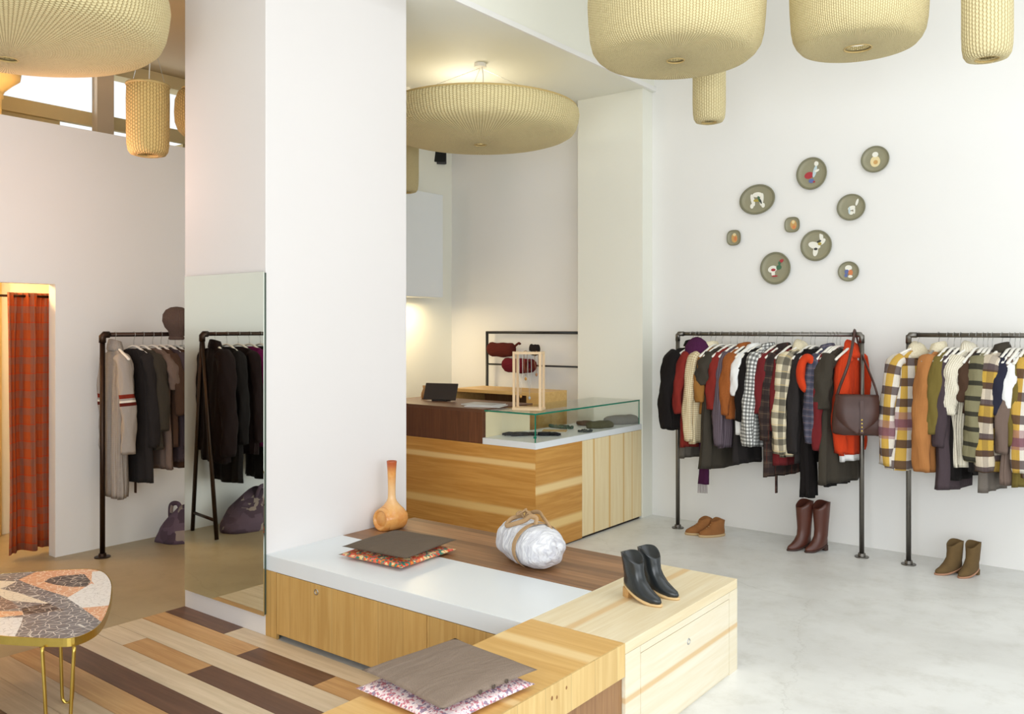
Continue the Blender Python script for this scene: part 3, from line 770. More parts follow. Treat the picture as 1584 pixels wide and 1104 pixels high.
lamp('wide shallow rattan lamp over the sales counter', x, y, z, bowl(.80, .27, .055, .045, .07), BASK, .045, 3.83)
x, y, z = at_px(12, 92, 4.5)
lamp('large shallow rattan lamp at the top left corner of the photo', x, y, z, bowl(.80, .40, .10, .045, .10), BASK, .045, 4.78 if x > -4.75 else 4.3)
x, y, z = at_px(1045, 94, 5.3)
lamp('deep rattan drum lamp, left of the two over the main floor', x, y, z, bowl(.545, .44, .015, .05, .12), BASK, .05, 4.78)
x, y, z = at_px(1327, 75, 5.0)
lamp('narrower deep rattan drum lamp, right of the two over the main floor', x, y, z, bowl(.385, .46, .015, .072, .12), BASK, .072, 4.78)
x, y, z = at_px(1527, 93, 4.6)
lamp('slim cylinder rattan lamp at the top right corner of the photo', x, y, z, drum(.125, .60, .055), BASKS, .055, 4.78, n=72, wires=2)
x, y, z = at_px(1097, 190, 6.2)
lamp('slim cylinder rattan lamp hanging behind the left drum lamp', x, y, z, drum(.118, .62, .05), BASKS, .05, 4.78, n=72, wires=2)
x, y, z = at_px(229, 241, 5.4)
lamp('slim dark cylinder rattan lamp below the big lamp on the left', x, y, z, drum(.128, .44, .06), BASKD, .06, 4.3, n=72, wires=2)
x, y, z = at_px(298, 212, 6.2)
lamp('short rounded rattan lamp half hidden by the pillar on the left', x, y, z, [(.03, .006), (.07, .01), (.10, .04), (.122, .10), (.127, .17), (.122, .26), (.10, .32), (.07, .345)], BASKD, .03, 4.3, n=72, wires=2)
x, y, z = at_px(626, 298, 7.6)
lamp('tall cylinder rattan lamp beside the pillar behind the counter lamp', x, y, z, drum(.125, .50, .05), BASK, .05, 3.83, n=72, wires=2)

# ------------------------------------------------------------ clothes racks
RZ = 1.645
def seg(a, b, r=.0165, n=14): return MB().tube([a, b], r, n)
def rack_x(name_label, x0, x1, y, tee=True, rz=RZ, group='pipe clothes racks'):
    t = thing('clothes_rack', name_label, 'clothes rack', (x0, y, 0), 0, group)
    w = x1-x0
    seg((0, 0, rz), (w, 0, rz)).build('rail', PIPE, t, smooth=True)
    for x in (0, w):
        seg((x, 0, .006), (x, 0, rz), .0175).build('post', PIPE, t, smooth=True)
        MB().lathe([(.050, 0), (.050, .007), (.028, .009), (.026, .03), (.018, .032)], 24).build('floor_flange', PIPE, t, smooth=False, loc=(x, 0, 0))
        o = MB().tube([(x, 0, rz-.06), (x, 0, rz-.012), (x+(.012 if x == 0 else -.012), 0, rz), (x+(.055 if x == 0 else -.055), 0, rz)], .0205, 12); o.build('elbow', PIPE, t, smooth=True)
    return t
rx0 = on_y(1048.5, 6.575)[0]; rx1 = on_y(1333, 6.575)[0]
RY = 6.575
rack_x('grey steel pipe rack in the middle of the back wall, with brown shoulder bag', rx0, rx1, RY)
r20 = on_y(1405.5, RY)[0]; r21 = r20+1.5
rack_x('grey steel pipe rack at the right edge of the photo', r20, r21, RY)
# rack in the recess behind the counter (rail, post, lower rail)
RBY = 6.80; bx = on_y(753.5, RBY)[0]; zr = zat(514, on_y(760, RBY)[1]); z2 = zat(563, on_y(760, RBY)[1])
t = thing('clothes_rack', 'black steel rack with two rails behind the counter', 'clothes rack', (bx, RBY, 0))
ex = -4.432-bx
seg((0, 0, zr), (ex, 0, zr), .014).build('rail', BLACKP, t, smooth=True)
seg((0, 0, 0), (0, 0, zr+.012), .015).build('post', BLACKP, t, smooth=True)
seg((0, 0, z2), (ex, 0, z2), .009).build('rail', BLACKP, t, smooth=True)
# left rack along the partition
LY0 = on_x(158.5, -6.26)[0]; LX = -6.26
def rack_y(label, y0, y1, x, aframe, sgn):
    t = thing('clothes_rack', label, 'clothes rack', (x, y0, 0), 0, 'pipe clothes racks')
    L = (y1-y0)
    seg((0, 0, RZ), (0, L, RZ)).build('rail', PIPEB, t, smooth=True)
    for y in (0, L):
        if aframe:
            for dx, dy in ((.22, .01), (-.22, -.05)):
                seg((0, y, RZ), (dx, y+dy, .01), .017).build('leg', PIPEB, t, smooth=True)
            seg((.19, y+.01, .16), (-.18, y-.045, .16), .013).build('crossbar', PIPEB, t, smooth=True)
        else:
            seg((0, y, .006), (0, y, RZ), .0185).build('post', PIPEB, t, smooth=True)
            MB().lathe([(.056, 0), (.056, .007), (.028, .009), (.026, .03), (.018, .032)], 24).build('floor_flange', PIPEB, t, loc=(0, y, 0))
        MB().tube([(0, y, RZ-.06), (0, y, RZ-.012), (0, y+(.012 if y == 0 else -.012)*sgn, RZ), (0, y+(.05 if y == 0 else -.05)*sgn, RZ)], .025, 12).build('elbow', PIPEB, t, smooth=True)
    return t
rack_y('dark steel pipe rack of grey knitwear at the left wall', LY0, LY0+1.45, LX, False, 1)
MY0 = 1.78
rack_y('dark A-frame rack of near-black coats seen in the mirror', MY0, MY0-1.35, -6.24, True, -1)

# ------------------------------------------------------------ hangers and garments
hang0 = None
HGR = {'mid': 'hangers on the middle rack', 'right': 'hangers on the right rack', 'left': 'hangers on the left wall rack', 'mirror': 'hangers on the mirrored rack'}
def make_hanger():
    t = thing('coat_hanger', 'x', 'hanger', (0, 0, 0))
    mb = MB()
    for s in (-1, 1):
        P = spline([(0, 0, -.088), (s*.05, 0, -.096), (s*.12, .0, -.125), (s*.19, .012, -.165), (s*.215, .018, -.185)], 4)
        mb.tube(P, [.0115]*(len(P)-3)+[.012, .011, .008], 8, flat=.7)
    mb.build('shoulder_bar', HANGW, t, smooth=True)
    H = [(0, 0, -.085), (0, 0, -.045), (.006, 0, -.030)]
    for k in range(9):
        a = math.radians(-50+k*32); H.append((.021*math.cos(a)*1.0, 0, .021*math.sin(a)))
    MB().tube(H, .0018, 6).build('hook', STEEL, t, smooth=True)
    return t
def hanger(x, y, rz, label, group):
    global hang0
    if hang0 is None: hang0 = make_hanger(); t = hang0
    else: t = copy_tree(hang0)
    t.location = (x, y, RZ); t.rotation_euler = (0, 0, rz); t['label'] = label; t['group'] = group
    return t
def body_mesh(w, ln, d, flare, fold, seed, neck=.065, top=-.104, n=56, hemdrop=0.0, waist=0.0, rows=22):
    """w: half shoulder width; ln: bottom below rail; d: half depth"""
    rd = random.Random(seed); ph = rd.random()*6; nf = rd.choice([7, 8, 9, 11]); ph2 = rd.random()*6
    R = []
    prof = [(neck*.95, .026, top-.004, 0), (neck*1.2, .032, top-.006, 0), (w*.64, .034, top-.016, .1), (w*.88, .036, top-.044, .2), (w*.985, .038, top-.085, .3)]
    z0 = top-.085
    for k in range(1, rows+1):
        u = k/rows; ww = w*(1+flare*u-waist*math.sin(PI*min(1, u*1.6))**2); dd = d*(.75+.25*min(1, u*3)+flare*.8*u)
        prof.append((ww, dd, z0-(ln+z0)*0+(-(ln)-z0)*u, .3+.7*u))
    for wi, di, z, s in prof:
        ring = []
        for k in range(n):
            a = 2*PI*k/n; c = math.cos(a); sn = math.sin(a)
            e = .8
            x = wi*math.copysign(abs(c)**e, c); y = di*math.copysign(abs(sn)**e, sn)
            q = fold*s*(math.sin(a*nf+ph+z*2.2)+.6*math.sin(a*(nf-3)+ph2-z*3)+.35*math.sin(a*(nf*2+1)+ph+z*5))
            wob = .018*s*mnoise.noise(Vector((z*4, seed, 0)))
            y += q*(.55+.45*abs(sn))+wob; x += q*.45*c
            zz = z+(-hemdrop*s*math.sin(a)*0.5)+(.010*math.sin(a*3+ph)*max(0, s-.9)*10*.5 if s > .9 else 0)
            ring.append((x, y, zz))
        R.append(ring)
    R.append([(x*.93, y*.85, z+.012) for x, y, z in R[-1]])
    return MB().rings(R, True, False, True)
def sleeve_mesh(s, w, ln, r0, r1, out, fwd, seed, top=-.104, n=18):
    rd = random.Random(seed+s*17)
    sx = s*(w*.90); sz = top-.085
    L = ln+sz   # ln measured below rail -> negative sz
    P = [(sx-s*.03, 0, sz+.022), (sx+s*(.022+out*.2), fwd*.1, sz-.03), (sx+s*(.045+out*.6), fwd*.45, sz-L*.36), (sx+s*(.042+out*.9+.01*rd.random()), fwd*.8+.01*rd.random(), sz-L*.68), (sx+s*(.030+out), fwd+.015*rd.random(), sz-L)]
    P = spline(P, 5); m = len(P); mb = MB(); R = []; r0 = r0*.86; r1 = r1*.86
    for i, p in enumerate(P):
        u = i/(m-1); r = r0*(1-u)**.8*1.0+r1*(1-(1-u)**.8)
        if i == 0: r *= .75
        t = (P[min(m-1, i+1)]-P[max(0, i-1)]).normalized(); a_ = Vector((1, 0, 0)); a_ = (a_-t*a_.dot(t)).normalized(); b_ = t.cross(a_)
        ring = []
        for k in range(n):
            a = 2*PI*k/n; q = 1+(.14*math.sin(a*3+u*14+seed)+.07*math.sin(a*5-u*23+seed))*min(1, u*2+.2)
            ring.append(p+a_*(r*q*math.cos(a)*.80)+b_*(r*q*math.sin(a)*1.12))
        R.append(ring)
    R.append([p*1.0+(Vector(P[-1])-Vector(p))*.2+Vector((0, 0, .010)) for p in R[-1]])
    return mb.rings(R, True, True, True)
def hood_mesh(w, h, d, top=-.104):
    R = []
    for r, z, yo in ((1.15, -.085, .0), (1.25, -.05, .0), (1.05, -.015, .004), (.86, .02, .008), (.74, .045, .016), (.52, .066, .026), (.26, .080, .036), (.06, .086, .042)):
        R.append([(w*r*math.cos(2*PI*i/28)*(1+.06*math.sin(3*2*PI*i/28+z*30)), d*r*math.sin(2*PI*i/28)*(1+.08*math.sin(5*2*PI*i/28))+yo, top+z*h/.16) for i in range(28)])
    return MB().rings(R)
def collar_mesh(w, d, h, lean, top=-.104):
    R = []; m = 30
    for r, z, rr in ((1.0, -.008, 0), (1.02, h*.5, 0), (.96, h, 0), (1.12, h*.98, 0), (1.35, h*.4, 0), (1.5, -.012, 0), (1.38, -.022, 0)):
        R.append([(w*r*math.cos(2*PI*i/m), d*r*math.sin(2*PI*i/m), top+z+lean*math.sin(2*PI*i/m)) for i in range(m)])
    return MB().rings(R, True, False, False)
def garment(rk, name, label, cat, x, y, rz, ln, mat, w=.2, d=.036, sl=None, r0=.056, r1=.042, out=.02, fwd=.02, flare=.1, fold=.012, seed=1,
            collar=None, cmat=None, buttons=None, belt=None, cuff=None, smat=None, lining=None, hangtxt=None, waist=0.0, hemmat=None, neck=.065, dy=0, hood=None, hoodmat=None, group=None, nohanger=False):
    grp = {'mid': 'clothes on the middle rack', 'right': 'clothes on the right rack', 'left': 'clothes on the left wall rack', 'mirror': 'clothes on the mirrored rack'}[rk]
    t = thing(name, label, cat, (x, y+dy, RZ), rz, grp)
    L = ln
    body_mesh(w, L, d, flare, fold, seed, neck=neck, waist=waist).build('body', mat, t, smooth=True)
    if sl:
        for s in (-1, 1):
            so = sleeve_mesh(s, w, sl, r0, r1, out, fwd if s > 0 else fwd*.6, seed).build('sleeve', smat or mat, t, smooth=True)
            if cuff:
                e = sleeve_mesh(s, w, sl, r0, r1, out, fwd if s > 0 else fwd*.6, seed)
                P = [Vector(v) for v in e.v[-36:-18]]; c = sum(P, Vector())/18
                MB().rings([[c+(p-c)*1.08+Vector((0, 0, .035)) for p in P], [c+(p-c)*1.14+Vector((0, 0, .03)) for p in P], [c+(p-c)*1.14-Vector((0, 0, .008)) for p in P], [c+(p-c)*.9-Vector((0, 0, .008)) for p in P]]).build('cuff', cuff, so, smooth=True)
    if collar: collar_mesh(.062, .036, collar, -.012).build('collar', cmat or mat, t, smooth=True)
    if hood: hood_mesh(hood, hood*1.5, hood*.62).build('hood', hoodmat or mat, t, smooth=True)
    if buttons:
        k = 5
        for i in range(k):
            MB().lathe([(.008, 0), (.0085, .003), (.004, .005)], 8).build('button', buttons, t, loc=(-.012, -d*1.12-.004, -.30-i*(L-.36)/k), rot=(PI/2, 0, 0))
    if belt:
        MB().box(-.014, -.003, -L-belt, .014, .003, -L+.05).build('belt_tie', cmat or mat, t, loc=(-w*.5, 0, 0))
    if hemmat:
        body_mesh(w*.97, L+.045, d*.9, flare, fold, seed).build('underskirt', hemmat, t, smooth=True)
    if not nohanger: hanger(x, y, rz, 'white wooden hanger holding the '+hangtxt, HGR[rk])
    return t
# fabrics
F = {}
F['black'] = fabric('black wool', S(30, 26, 25), S(18, 16, 16)); F['char'] = fabric('charcoal wool', S(50, 46, 45), S(32, 29, 29))
F['tweed'] = fabric('grey tweed', S(100, 94, 86), S(62, 58, 52)); F['rust'] = fabric('rust red jersey', S(140, 48, 40), S(92, 30, 28))
F['wine'] = fabric('wine red wool', S(118, 40, 42), S(82, 28, 32)); F['purple'] = fabric('deep purple wool', S(76, 34, 66), S(48, 22, 44))
F['cream'] = fabric('cream cotton', S(232, 222, 194), S(206, 192, 160)); F['white'] = fabric('white cotton', S(240, 240, 238), S(214, 214, 214))
F['mustard'] = fabric('mustard brown suede', S(160, 112, 56), S(124, 82, 40)); F['olived'] = fabric('dark olive wool', S(70, 64, 55), S(46, 42, 36))
F['caramel'] = fabric('caramel corduroy', S(158, 92, 46), S(118, 64, 32), weave=160); F['navy'] = fabric('dark navy', S(48, 48, 62), S(32, 32, 44))
F['orange'] = fabric('orange red wool', S(214, 70, 34), S(170, 50, 24)); F['olive'] = fabric('olive green cotton', S(122, 106, 54), S(88, 78, 40))
F['plum'] = fabric('plum grey wool', S(80, 68, 72), S(56, 46, 50)); F['grey'] = fabric('mid grey jersey', S(120, 112, 104), S(92, 84, 78))
F['brown'] = fabric('dark brown wool', S(84, 62, 48), S(56, 40, 32)); F['shear'] = fabric('tan suede', S(186, 128, 76), S(152, 98, 54), fuzz=.5)
F['greyk'] = knit('light grey knit', S(172, 164, 156), S(128, 120, 114)); F['creamk'] = knit('chunky cream knit', S(234, 226, 206), S(190, 178, 152), .014)
F['taupe'] = fabric('taupe wool crepe', S(124, 106, 96), S(96, 80, 72)); F['magenta'] = fabric('plum magenta wool', S(104, 20, 76), S(70, 12, 50))
F['espresso'] = fabric('espresso wool', S(34, 22, 21), S(20, 14, 13)); F['fleece'] = fabric('cream fleece', S(226, 216, 190), S(196, 184, 152), weave=120)
W = (1, 1, 1, 1)
F['tatt'] = plaid('cream tattersall check', S(228, 214, 178), [('u', .016, 0, .16, S(150, 110, 60), .8), ('v', .016, 0, .16, S(150, 110, 60), .8)])
F['ging'] = plaid('black and white gingham', S(236, 236, 232), [('u', .028, 0, .5, S(30, 30, 30), .62), ('v', .028, 0, .5, S(30, 30, 30), .62)])
F['greystripe'] = plaid('grey purple pinstripe', S(104, 92, 100), [('u', .018, 0, .3, S(70, 58, 66), .8)])
F['dplaid'] = plaid('dark brown plaid', S(74, 60, 54), [('u', .09, 0, .4, S(46, 38, 38), .7), ('v', .09, 0, .4, S(46, 38, 38), .7), ('u', .09, .02, .05, S(130, 60, 50), .6), ('v', .09, .02, .05, S(120, 100, 80), .5)])
F['bcheck'] = plaid('cream and black large check', S(228, 216, 186), [('u', .10, 0, .45, S(40, 38, 36), .62), ('v', .10, 0, .45, S(40, 38, 36), .62), ('v', .10, .05, .06, S(210, 180, 110), .5)])
F['bluep'] = plaid('blue grey plaid', S(92, 92, 106), [('u', .05, 0, .45, S(60, 60, 76), .6), ('v', .05, 0, .4, S(60, 60, 76), .6), ('v', .05, .02, .08, S(150, 120, 120), .5)])
F['yplaid'] = plaid('yellow white and plum plaid', S(226, 218, 204), [('u', .115, 0, .5, S(200, 156, 34), .9), ('v', .145, 0, .40, S(66, 44, 54), .84), ('v', .58, .02, .22, S(150, 96, 110), .6)])
F['yplaid2'] = plaid('mustard and plum small plaid', S(214, 200, 178), [('v', .22, .0, .55, S(196, 156, 40), .9), ('v', .11, .0, .38, S(62, 44, 54), .86), ('u', .13, 0, .3, S(62, 44, 54), .35)])
F['ostripe'] = plaid('olive and black stripe knit', S(134, 128, 98), [('v', .10, 0, .3, S(44, 42, 38), .9)])
F['fair'] = plaid('grey knit with red and white bands', S(170, 162, 154), [('v', 5.0, .345, .006, S(130, 44, 30), 1), ('v', 5.0, .38, .004, S(236, 230, 216), 1), ('v', 5.0, .40, .005, S(96, 34, 26), 1)])
HORN = plain('dark horn button', S(52, 40, 34), .4)
def zb(px, py, y=6.4): return RZ-zat(py, on_y(px, y)[1])
rd = random.Random(12)
def mid(e, b, s, **k):
    dy = k.pop('dy', 0)
    h = k.get('w', .19)+.045
    ang = k.pop('rot', 6+rd.random()*10)
    hp = e+8+46*h+16*math.sin(math.radians(ang)); hp = min(1321, k.pop('hp', hp)+11+(e-1022)*.03)
    x = on_y(hp, RY)[0]
    return garment('mid', k.pop('name'), k.pop('label'), k.pop('cat'), x, RY, math.radians(90-ang), zb(e, b), F[k.pop('m')], sl=(zb(e, s) if s else None), seed=int(e), dy=dy, **k)
mid(1022, 662, 660, hp=1060, rot=24, name='wool_coat', label='black wool coat hanging leftmost on the middle rack', cat='coat', m='black', w=.225, d=.062, r0=.078, r1=.058, out=.03, collar=.05, hangtxt='black wool coat')
mid(1042, 707, None, hp=1067, rot=20, name='tweed_dress', label='grey tweed dress behind the first rust red top, middle rack', cat='dress', m='tweed', w=.17, hangtxt='grey tweed dress')
mid(1046, 690, 638, hp=1072, rot=20, name='red_jumper', label='rust red long-sleeved top next to the black coat', cat='jumper', m='rust', w=.195, out=.03, neck=.09, hangtxt='rust red top next to the black coat')
mid(1060, 684, 680, hp=1087, rot=20, name='check_shirt', label='cream tattersall check shirt on the middle rack', cat='shirt', m='tatt', w=.20, out=.02, collar=.035, cmat=F['cream'], hangtxt='cream tattersall shirt')
mid(1074, 640, 620, hp=1094, name='suede_jacket', label='mustard brown suede jacket behind the tattersall shirt', cat='jacket', m='mustard', w=.18, hangtxt='mustard suede jacket')
mid(1085, 723, 592, hp=1104, rot=14, name='wool_dress', label='long dark olive-grey short-sleeved dress, left part of the middle rack', cat='dress', m='olived', w=.19, flare=.45, r0=.07, r1=.06, hangtxt='left dark olive dress')
mid(1099, 648, 632, hp=1117, rot=14, name='red_jumper', label='rust red top between the olive dress and the purple-grey shirt', cat='jumper', m='rust', w=.19, hangtxt='rust red top beside the olive dress')
mid(1110, 692, 688, hp=1127, name='striped_shirt', label='purple-grey pinstripe shirt left of the caramel jacket', cat='shirt', m='greystripe', w=.185, hangtxt='purple-grey shirt')
mid(1119, 646, 640, hp=1137, rot=13, name='corduroy_jacket', label='caramel brown corduroy jacket with dark buttons', cat='jacket', m='caramel', w=.20, d=.055, collar=.03, buttons=HORN, hangtxt='caramel corduroy jacket')
mid(1118, 716, None, hp=1143, name='dark_skirt', label='long dark skirt showing below the caramel corduroy jacket', cat='skirt', m='char', w=.15, flare=.2, hangtxt='long dark skirt')
mid(1134, 672, 610, hp=1152, rot=14, name='cotton_blouse', label='white cotton blouse left of the gingham shirt', cat='blouse', m='white', w=.19, collar=.025, hangtxt='white cotton blouse')
mid(1142, 690, 650, hp=1160, name='black_cardigan', label='black cardigan between the white blouse and the gingham shirt', cat='cardigan', m='black', w=.19, hangtxt='black cardigan')
mid(1157, 690, 688, hp=1173, rot=14, name='gingham_shirt', label='black and white gingham shirt, middle rack', cat='shirt', m='ging', w=.195, collar=.03, r0=.065, r1=.05, hangtxt='gingham shirt')
mid(1170, 640, 638, hp=1186, name='red_jumper', label='dark red top right of the gingham shirt', cat='jumper', m='wine', w=.19, hangtxt='dark red top beside the gingham shirt')
mid(1180, 735, 680, hp=1196, rot=13, name='plaid_dress', label='dark brown plaid shirt dress with a loose belt end', cat='dress', m='dplaid', w=.19, belt=.14, collar=.03, flare=.3, hangtxt='dark plaid dress')
mid(1194, 718, 665, hp=1209, rot=10, name='jersey_dress', label='wine red dress left of the cream and black check shirt', cat='dress', m='wine', w=.18, flare=.25, hangtxt='wine red dress')
mid(1206, 705, 700, hp=1224, rot=20, name='check_shirt', label='cream and black large check hooded shirt, middle rack', cat='shirt', m='bcheck', w=.205, d=.055, hood=.085, hoodmat=F['fleece'], r0=.07, r1=.055, hangtxt='cream and black check shirt')
mid(1226, 716, 700, hp=1237, name='wool_cardigan', label='charcoal cardigan just right of the cream and black check shirt', cat='cardigan', m='char', w=.18, hangtxt='charcoal cardigan')
mid(1243, 768, None, hp=1243, rot=6, dy=-.13, name='black_trousers', label='black trousers below the orange-red loop scarf', cat='trousers', m='black', w=.085, d=.038, flare=.05, neck=.05, hangtxt='black trousers')
mid(1254, 685, 684, hp=1262, rot=12, name='plaid_shirt', label='blue-grey plaid shirt, middle rack', cat='shirt', m='bluep', w=.19, collar=.03, hangtxt='blue-grey plaid shirt')
mid(1266, 700, 695, hp=1270, name='wool_cardigan', label='wine red cardigan right of the blue-grey plaid shirt', cat='cardigan', m='wine', w=.18, hangtxt='wine red cardigan')
mid(1258, 750, None, hp=1276, name='slip_dress', label='black slip dress hanging under the right olive dress', cat='dress', m='black', w=.14, flare=.3, hangtxt='black slip dress')
mid(1272, 747, 630, hp=1281, rot=14, name='wool_dress', label='long dark olive-grey dress left of the orange-red hooded coat', cat='dress', m='olived', w=.19, flare=.4, r0=.075, r1=.065, hangtxt='right dark olive dress')
mid(1286, 704, 700, hp=1300, rot=12, name='hooded_coat', label='orange-red hooded coat over a white slip, right end of the middle rack', cat='coat', m='orange', w=.135, d=.04, out=.0, hood=.085, hemmat=F['white'], r0=.06, r1=.05, hangtxt='orange-red hooded coat')
# scarves on hangers
def strip_mesh(x, y, z0, z1, wd, th, seed, n=22):
    R = []
    for k in range(n+1):
        u = k/n; z = z0+(z1-z0)*u; c = x+.012*math.sin(u*7+seed); cy = y+.012*math.cos(u*5+seed); a = .5*math.sin(u*4+seed)
        ring = []
        for i in range(14):
            q = 2*PI*i/14; px_ = wd/2*math.cos(q)*(1+.08*math.sin(u*20+i)); py_ = th/2*math.sin(q)+.006*math.sin(q*3+u*8)
            ring.append((c+px_*math.cos(a)-py_*math.sin(a), cy+px_*math.sin(a)+py_*math.cos(a), z))
        R.append(ring)
    return MB().rings(R)
sx_ = on_y(1090, 6.50)[0]
t = thing('wool_scarf', 'deep purple fringed scarf draped among the clothes at the left of the middle rack', 'scarf', (sx_, RY-.06, RZ), .3, 'clothes on the middle rack')
strip_mesh(-.02, -.02, -.16, -zb(1085, 752, 6.4), .085, .035, 2).build('tail', F['purple'], t, smooth=True)
strip_mesh(-.10, .02, -.16, -zb(1070, 690, 6.4), .07, .03, 5).build('tail', F['purple'], t, smooth=True)
mb = MB()
for i in range(9): mb.tube([(-.055+.0085*i, -.02, -zb(1085, 750, 6.4)), (-.057+.009*i, -.02+.004*(i % 3), -zb(1085, 766, 6.4))], .0022, 5)
mb.build('fringe', plain('purple fringe yarn', S(78, 34, 66), .9), t, smooth=True)
t = thing('wool_beanie', 'deep purple knitted hat perched on the left of the middle rack', 'hat', (on_y(1078, 6.47)[0], 6.47, RZ-.13), .3, 'clothes on the middle rack')
MB().rings([[(r*1.15*math.cos(2*PI*k/24), r*.8*math.sin(2*PI*k/24), z) for k in range(24)] for r, z in ((.075, -.11), (.085, -.07), (.088, -.02), (.082, .03), (.062, .07), (.03, .098), (.006, .106))]).build('crown', knit('purple knit', S(84, 38, 74), S(52, 24, 48)), t, smooth=True)
MB().tube(ellipse(0, 0, .088, .062, 24)and [(x, y, -.105) for x, y in ellipse(0, 0, .090, .064, 25)], .013, 8).build('brim', F['purple'], t, smooth=True)
t = thing('loop_scarf', 'orange-red loop scarf hung over the hanger of the black trousers', 'scarf', (on_y(1249, 6.37)[0], 6.37, RZ-.29), .45, 'clothes on the middle rack')
mb = MB(); R = []
for k in range(32):
    a = 2*PI*k/32; cx = .048*math.cos(a); cz = .115*math.sin(a)
    R.append([(cx+.034*math.cos(2*PI*i/12)*math.cos(a), .045*math.sin(2*PI*i/12)*(1+.15*math.sin(5*a)), cz+.034*math.cos(2*PI*i/12)*math.sin(a)) for i in range(12)])
R.append(R[0]); mb.rings(R, True, False, False); mb.build('loop', F['orange'], t, smooth=True)
# ---- right rack
def rgt(hp, b, s, rot, **k):
    x = on_y(hp, RY)[0]
    return garment('right', k.pop('name'), k.pop('label'), k.pop('cat'), x, RY, math.radians(90-rot), zb(hp, b, 6.45), F[k.pop('m')], sl=(zb(hp, s, 6.45) if s else None), seed=int(hp), **k)
rgt(1420, 728, 722, 44, name='plaid_coat', label='yellow, white and plum plaid coat with cream hood, left end of the right rack', cat='coat', m='yplaid', w=.175, d=.06, r0=.07, r1=.065, out=.035, flare=.40, hood=.075, hoodmat=F['fleece'], hangtxt='yellow plaid coat at the left end')
rgt(1452, 725, 640, 14, name='cotton_blouse', label='pale white blouse between the plaid coat and the tan suede coat', cat='blouse', m='white', w=.15, d=.022, r0=.04, hangtxt='pale white blouse')
rgt(1452, 730, 728, 14, name='shearling_coat', label='tan suede coat with cream fleece collar, right rack', cat='coat', m='shear', w=.175, d=.05, r0=.07, r1=.06, collar=.05, cmat=F['fleece'], hangtxt='tan suede coat')
rgt(1466, 688, 670, 8, name='olive_cardigan', label='olive green cardigan right of the tan suede coat', cat='cardigan', m='olive', w=.195, hangtxt='olive cardigan')
rgt(1476, 756, 690, 10, name='wool_coat', label='long plum-grey coat between olive cardigan and cream knit', cat='coat', m='plum', w=.185, d=.05, flare=.35, hangtxt='plum-grey coat')
rgt(1486, 742, None, 12, name='black_skirt', label='black skirt partly under the cream chunky cardigan', cat='skirt', m='black', w=.14, flare=.5, hangtxt='black skirt')
rgt(1502, 722, 640, 26, name='chunky_cardigan', label='cream chunky-knit shawl cardigan, right rack', cat='cardigan', m='creamk', w=.18, d=.07, r0=.085, r1=.075, hood=.085, hoodmat=F['creamk'], hangtxt='cream chunky cardigan')
rgt(1511, 640, 620, 8, name='brown_jacket', label='short brown jacket right of the cream chunky cardigan', cat='jacket', m='brown', w=.18, hangtxt='short brown jacket')
rgt(1521, 732, None, 8, name='charcoal_cape', label='charcoal cape right of the short brown jacket', cat='cape', m='char', w=.21, d=.06, flare=-.12, hangtxt='charcoal cape')
rgt(1528, 715, 712, 8, name='striped_sweater', label='olive sweater with black bands behind the charcoal cape', cat='sweater', m='ostripe', w=.20, r0=.07, r1=.055, hangtxt='banded olive sweater')
rgt(1535, 760, None, 8, name='jersey_dress', label='long grey dress left of the mustard plaid shirt', cat='dress', m='grey', w=.16, flare=.3, hangtxt='long grey dress')
rgt(1550, 730, 728, 15, name='plaid_shirt', label='mustard and plum plaid shirt with a dark scarf collar', cat='shirt', m='yplaid2', w=.20, d=.06, r0=.075, r1=.06, collar=.05, cmat=F['olived'], hangtxt='mustard plaid shirt')
rgt(1562, 652, 640, 8, name='denim_jacket', label='short dark navy jacket right of the mustard plaid shirt', cat='jacket', m='navy', w=.19, hangtxt='navy jacket')
rgt(1570, 748, 700, 8, name='wool_dress', label='long taupe dress right of the navy jacket', cat='dress', m='taupe', w=.18, flare=.3, hangtxt='taupe dress')
rgt(1578, 700, 640, 8, name='cotton_shirt', label='white shirt left of the long olive dress', cat='shirt', m='white', w=.18, hangtxt='white shirt beside the olive dress')
rgt(1588, 752, 690, 8, name='cotton_dress', label='long olive dress at the right edge of the photo', cat='dress', m='olive', w=.18, flare=.3, hangtxt='olive dress at the photo edge')
rgt(1604, 738, 730, 16, name='plaid_coat', label='yellow and plum plaid coat cut by the right edge of the photo', cat='coat', m='yplaid', w=.20, d=.06, hangtxt='plaid coat at the photo edge')
# ---- left rack (rail along Y): local X axis -> world X, front faces the camera (-Y)
def zl(px, py, x=-6.2): return RZ-zat(py, on_x(px, x)[1])
def lft(hp, b, s, rot, **k):
    y = on_x(hp, LX)[0]
    return garment('left', k.pop('name'), k.pop('label'), k.pop('cat'), LX, y, math.radians(rot), zl(hp, b), F[k.pop('m')], sl=(zl(hp, s) if s else None), seed=int(hp), **k)
lft(178, 770, 700, -6, name='long_cardigan', label='long light grey cardigan with red and white arm bands, first on the left rack', cat='cardigan', m='greyk', smat=F['fair'], w=.15, d=.055, r0=.062, r1=.05, out=.03, flare=-.05, collar=.06, cmat=F['greyk'], hangtxt='long grey cardigan')
lft(207, 745, 690, 4, name='wool_dress', label='charcoal dress right behind the long grey cardigan', cat='dress', m='char', w=.20, hangtxt='charcoal dress')
lft(221, 694, 664, 0, name='wool_jacket', label='dark olive-grey jacket with a hanging brown tie, left rack', cat='jacket', m='olived', w=.22, belt=.36, cmat=F['brown'], hangtxt='dark olive-grey jacket')
lft(236, 724, 600, 3, name='wool_dress', label='taupe sleeveless-looking long dress in the middle of the left rack', cat='dress', m='taupe', w=.21, flare=.15, hangtxt='taupe dress on the left rack')
lft(249, 690, 640, -2, name='brown_cardigan', label='brown cardigan right of the taupe dress, left rack', cat='cardigan', m='brown', w=.21, hangtxt='brown cardigan')
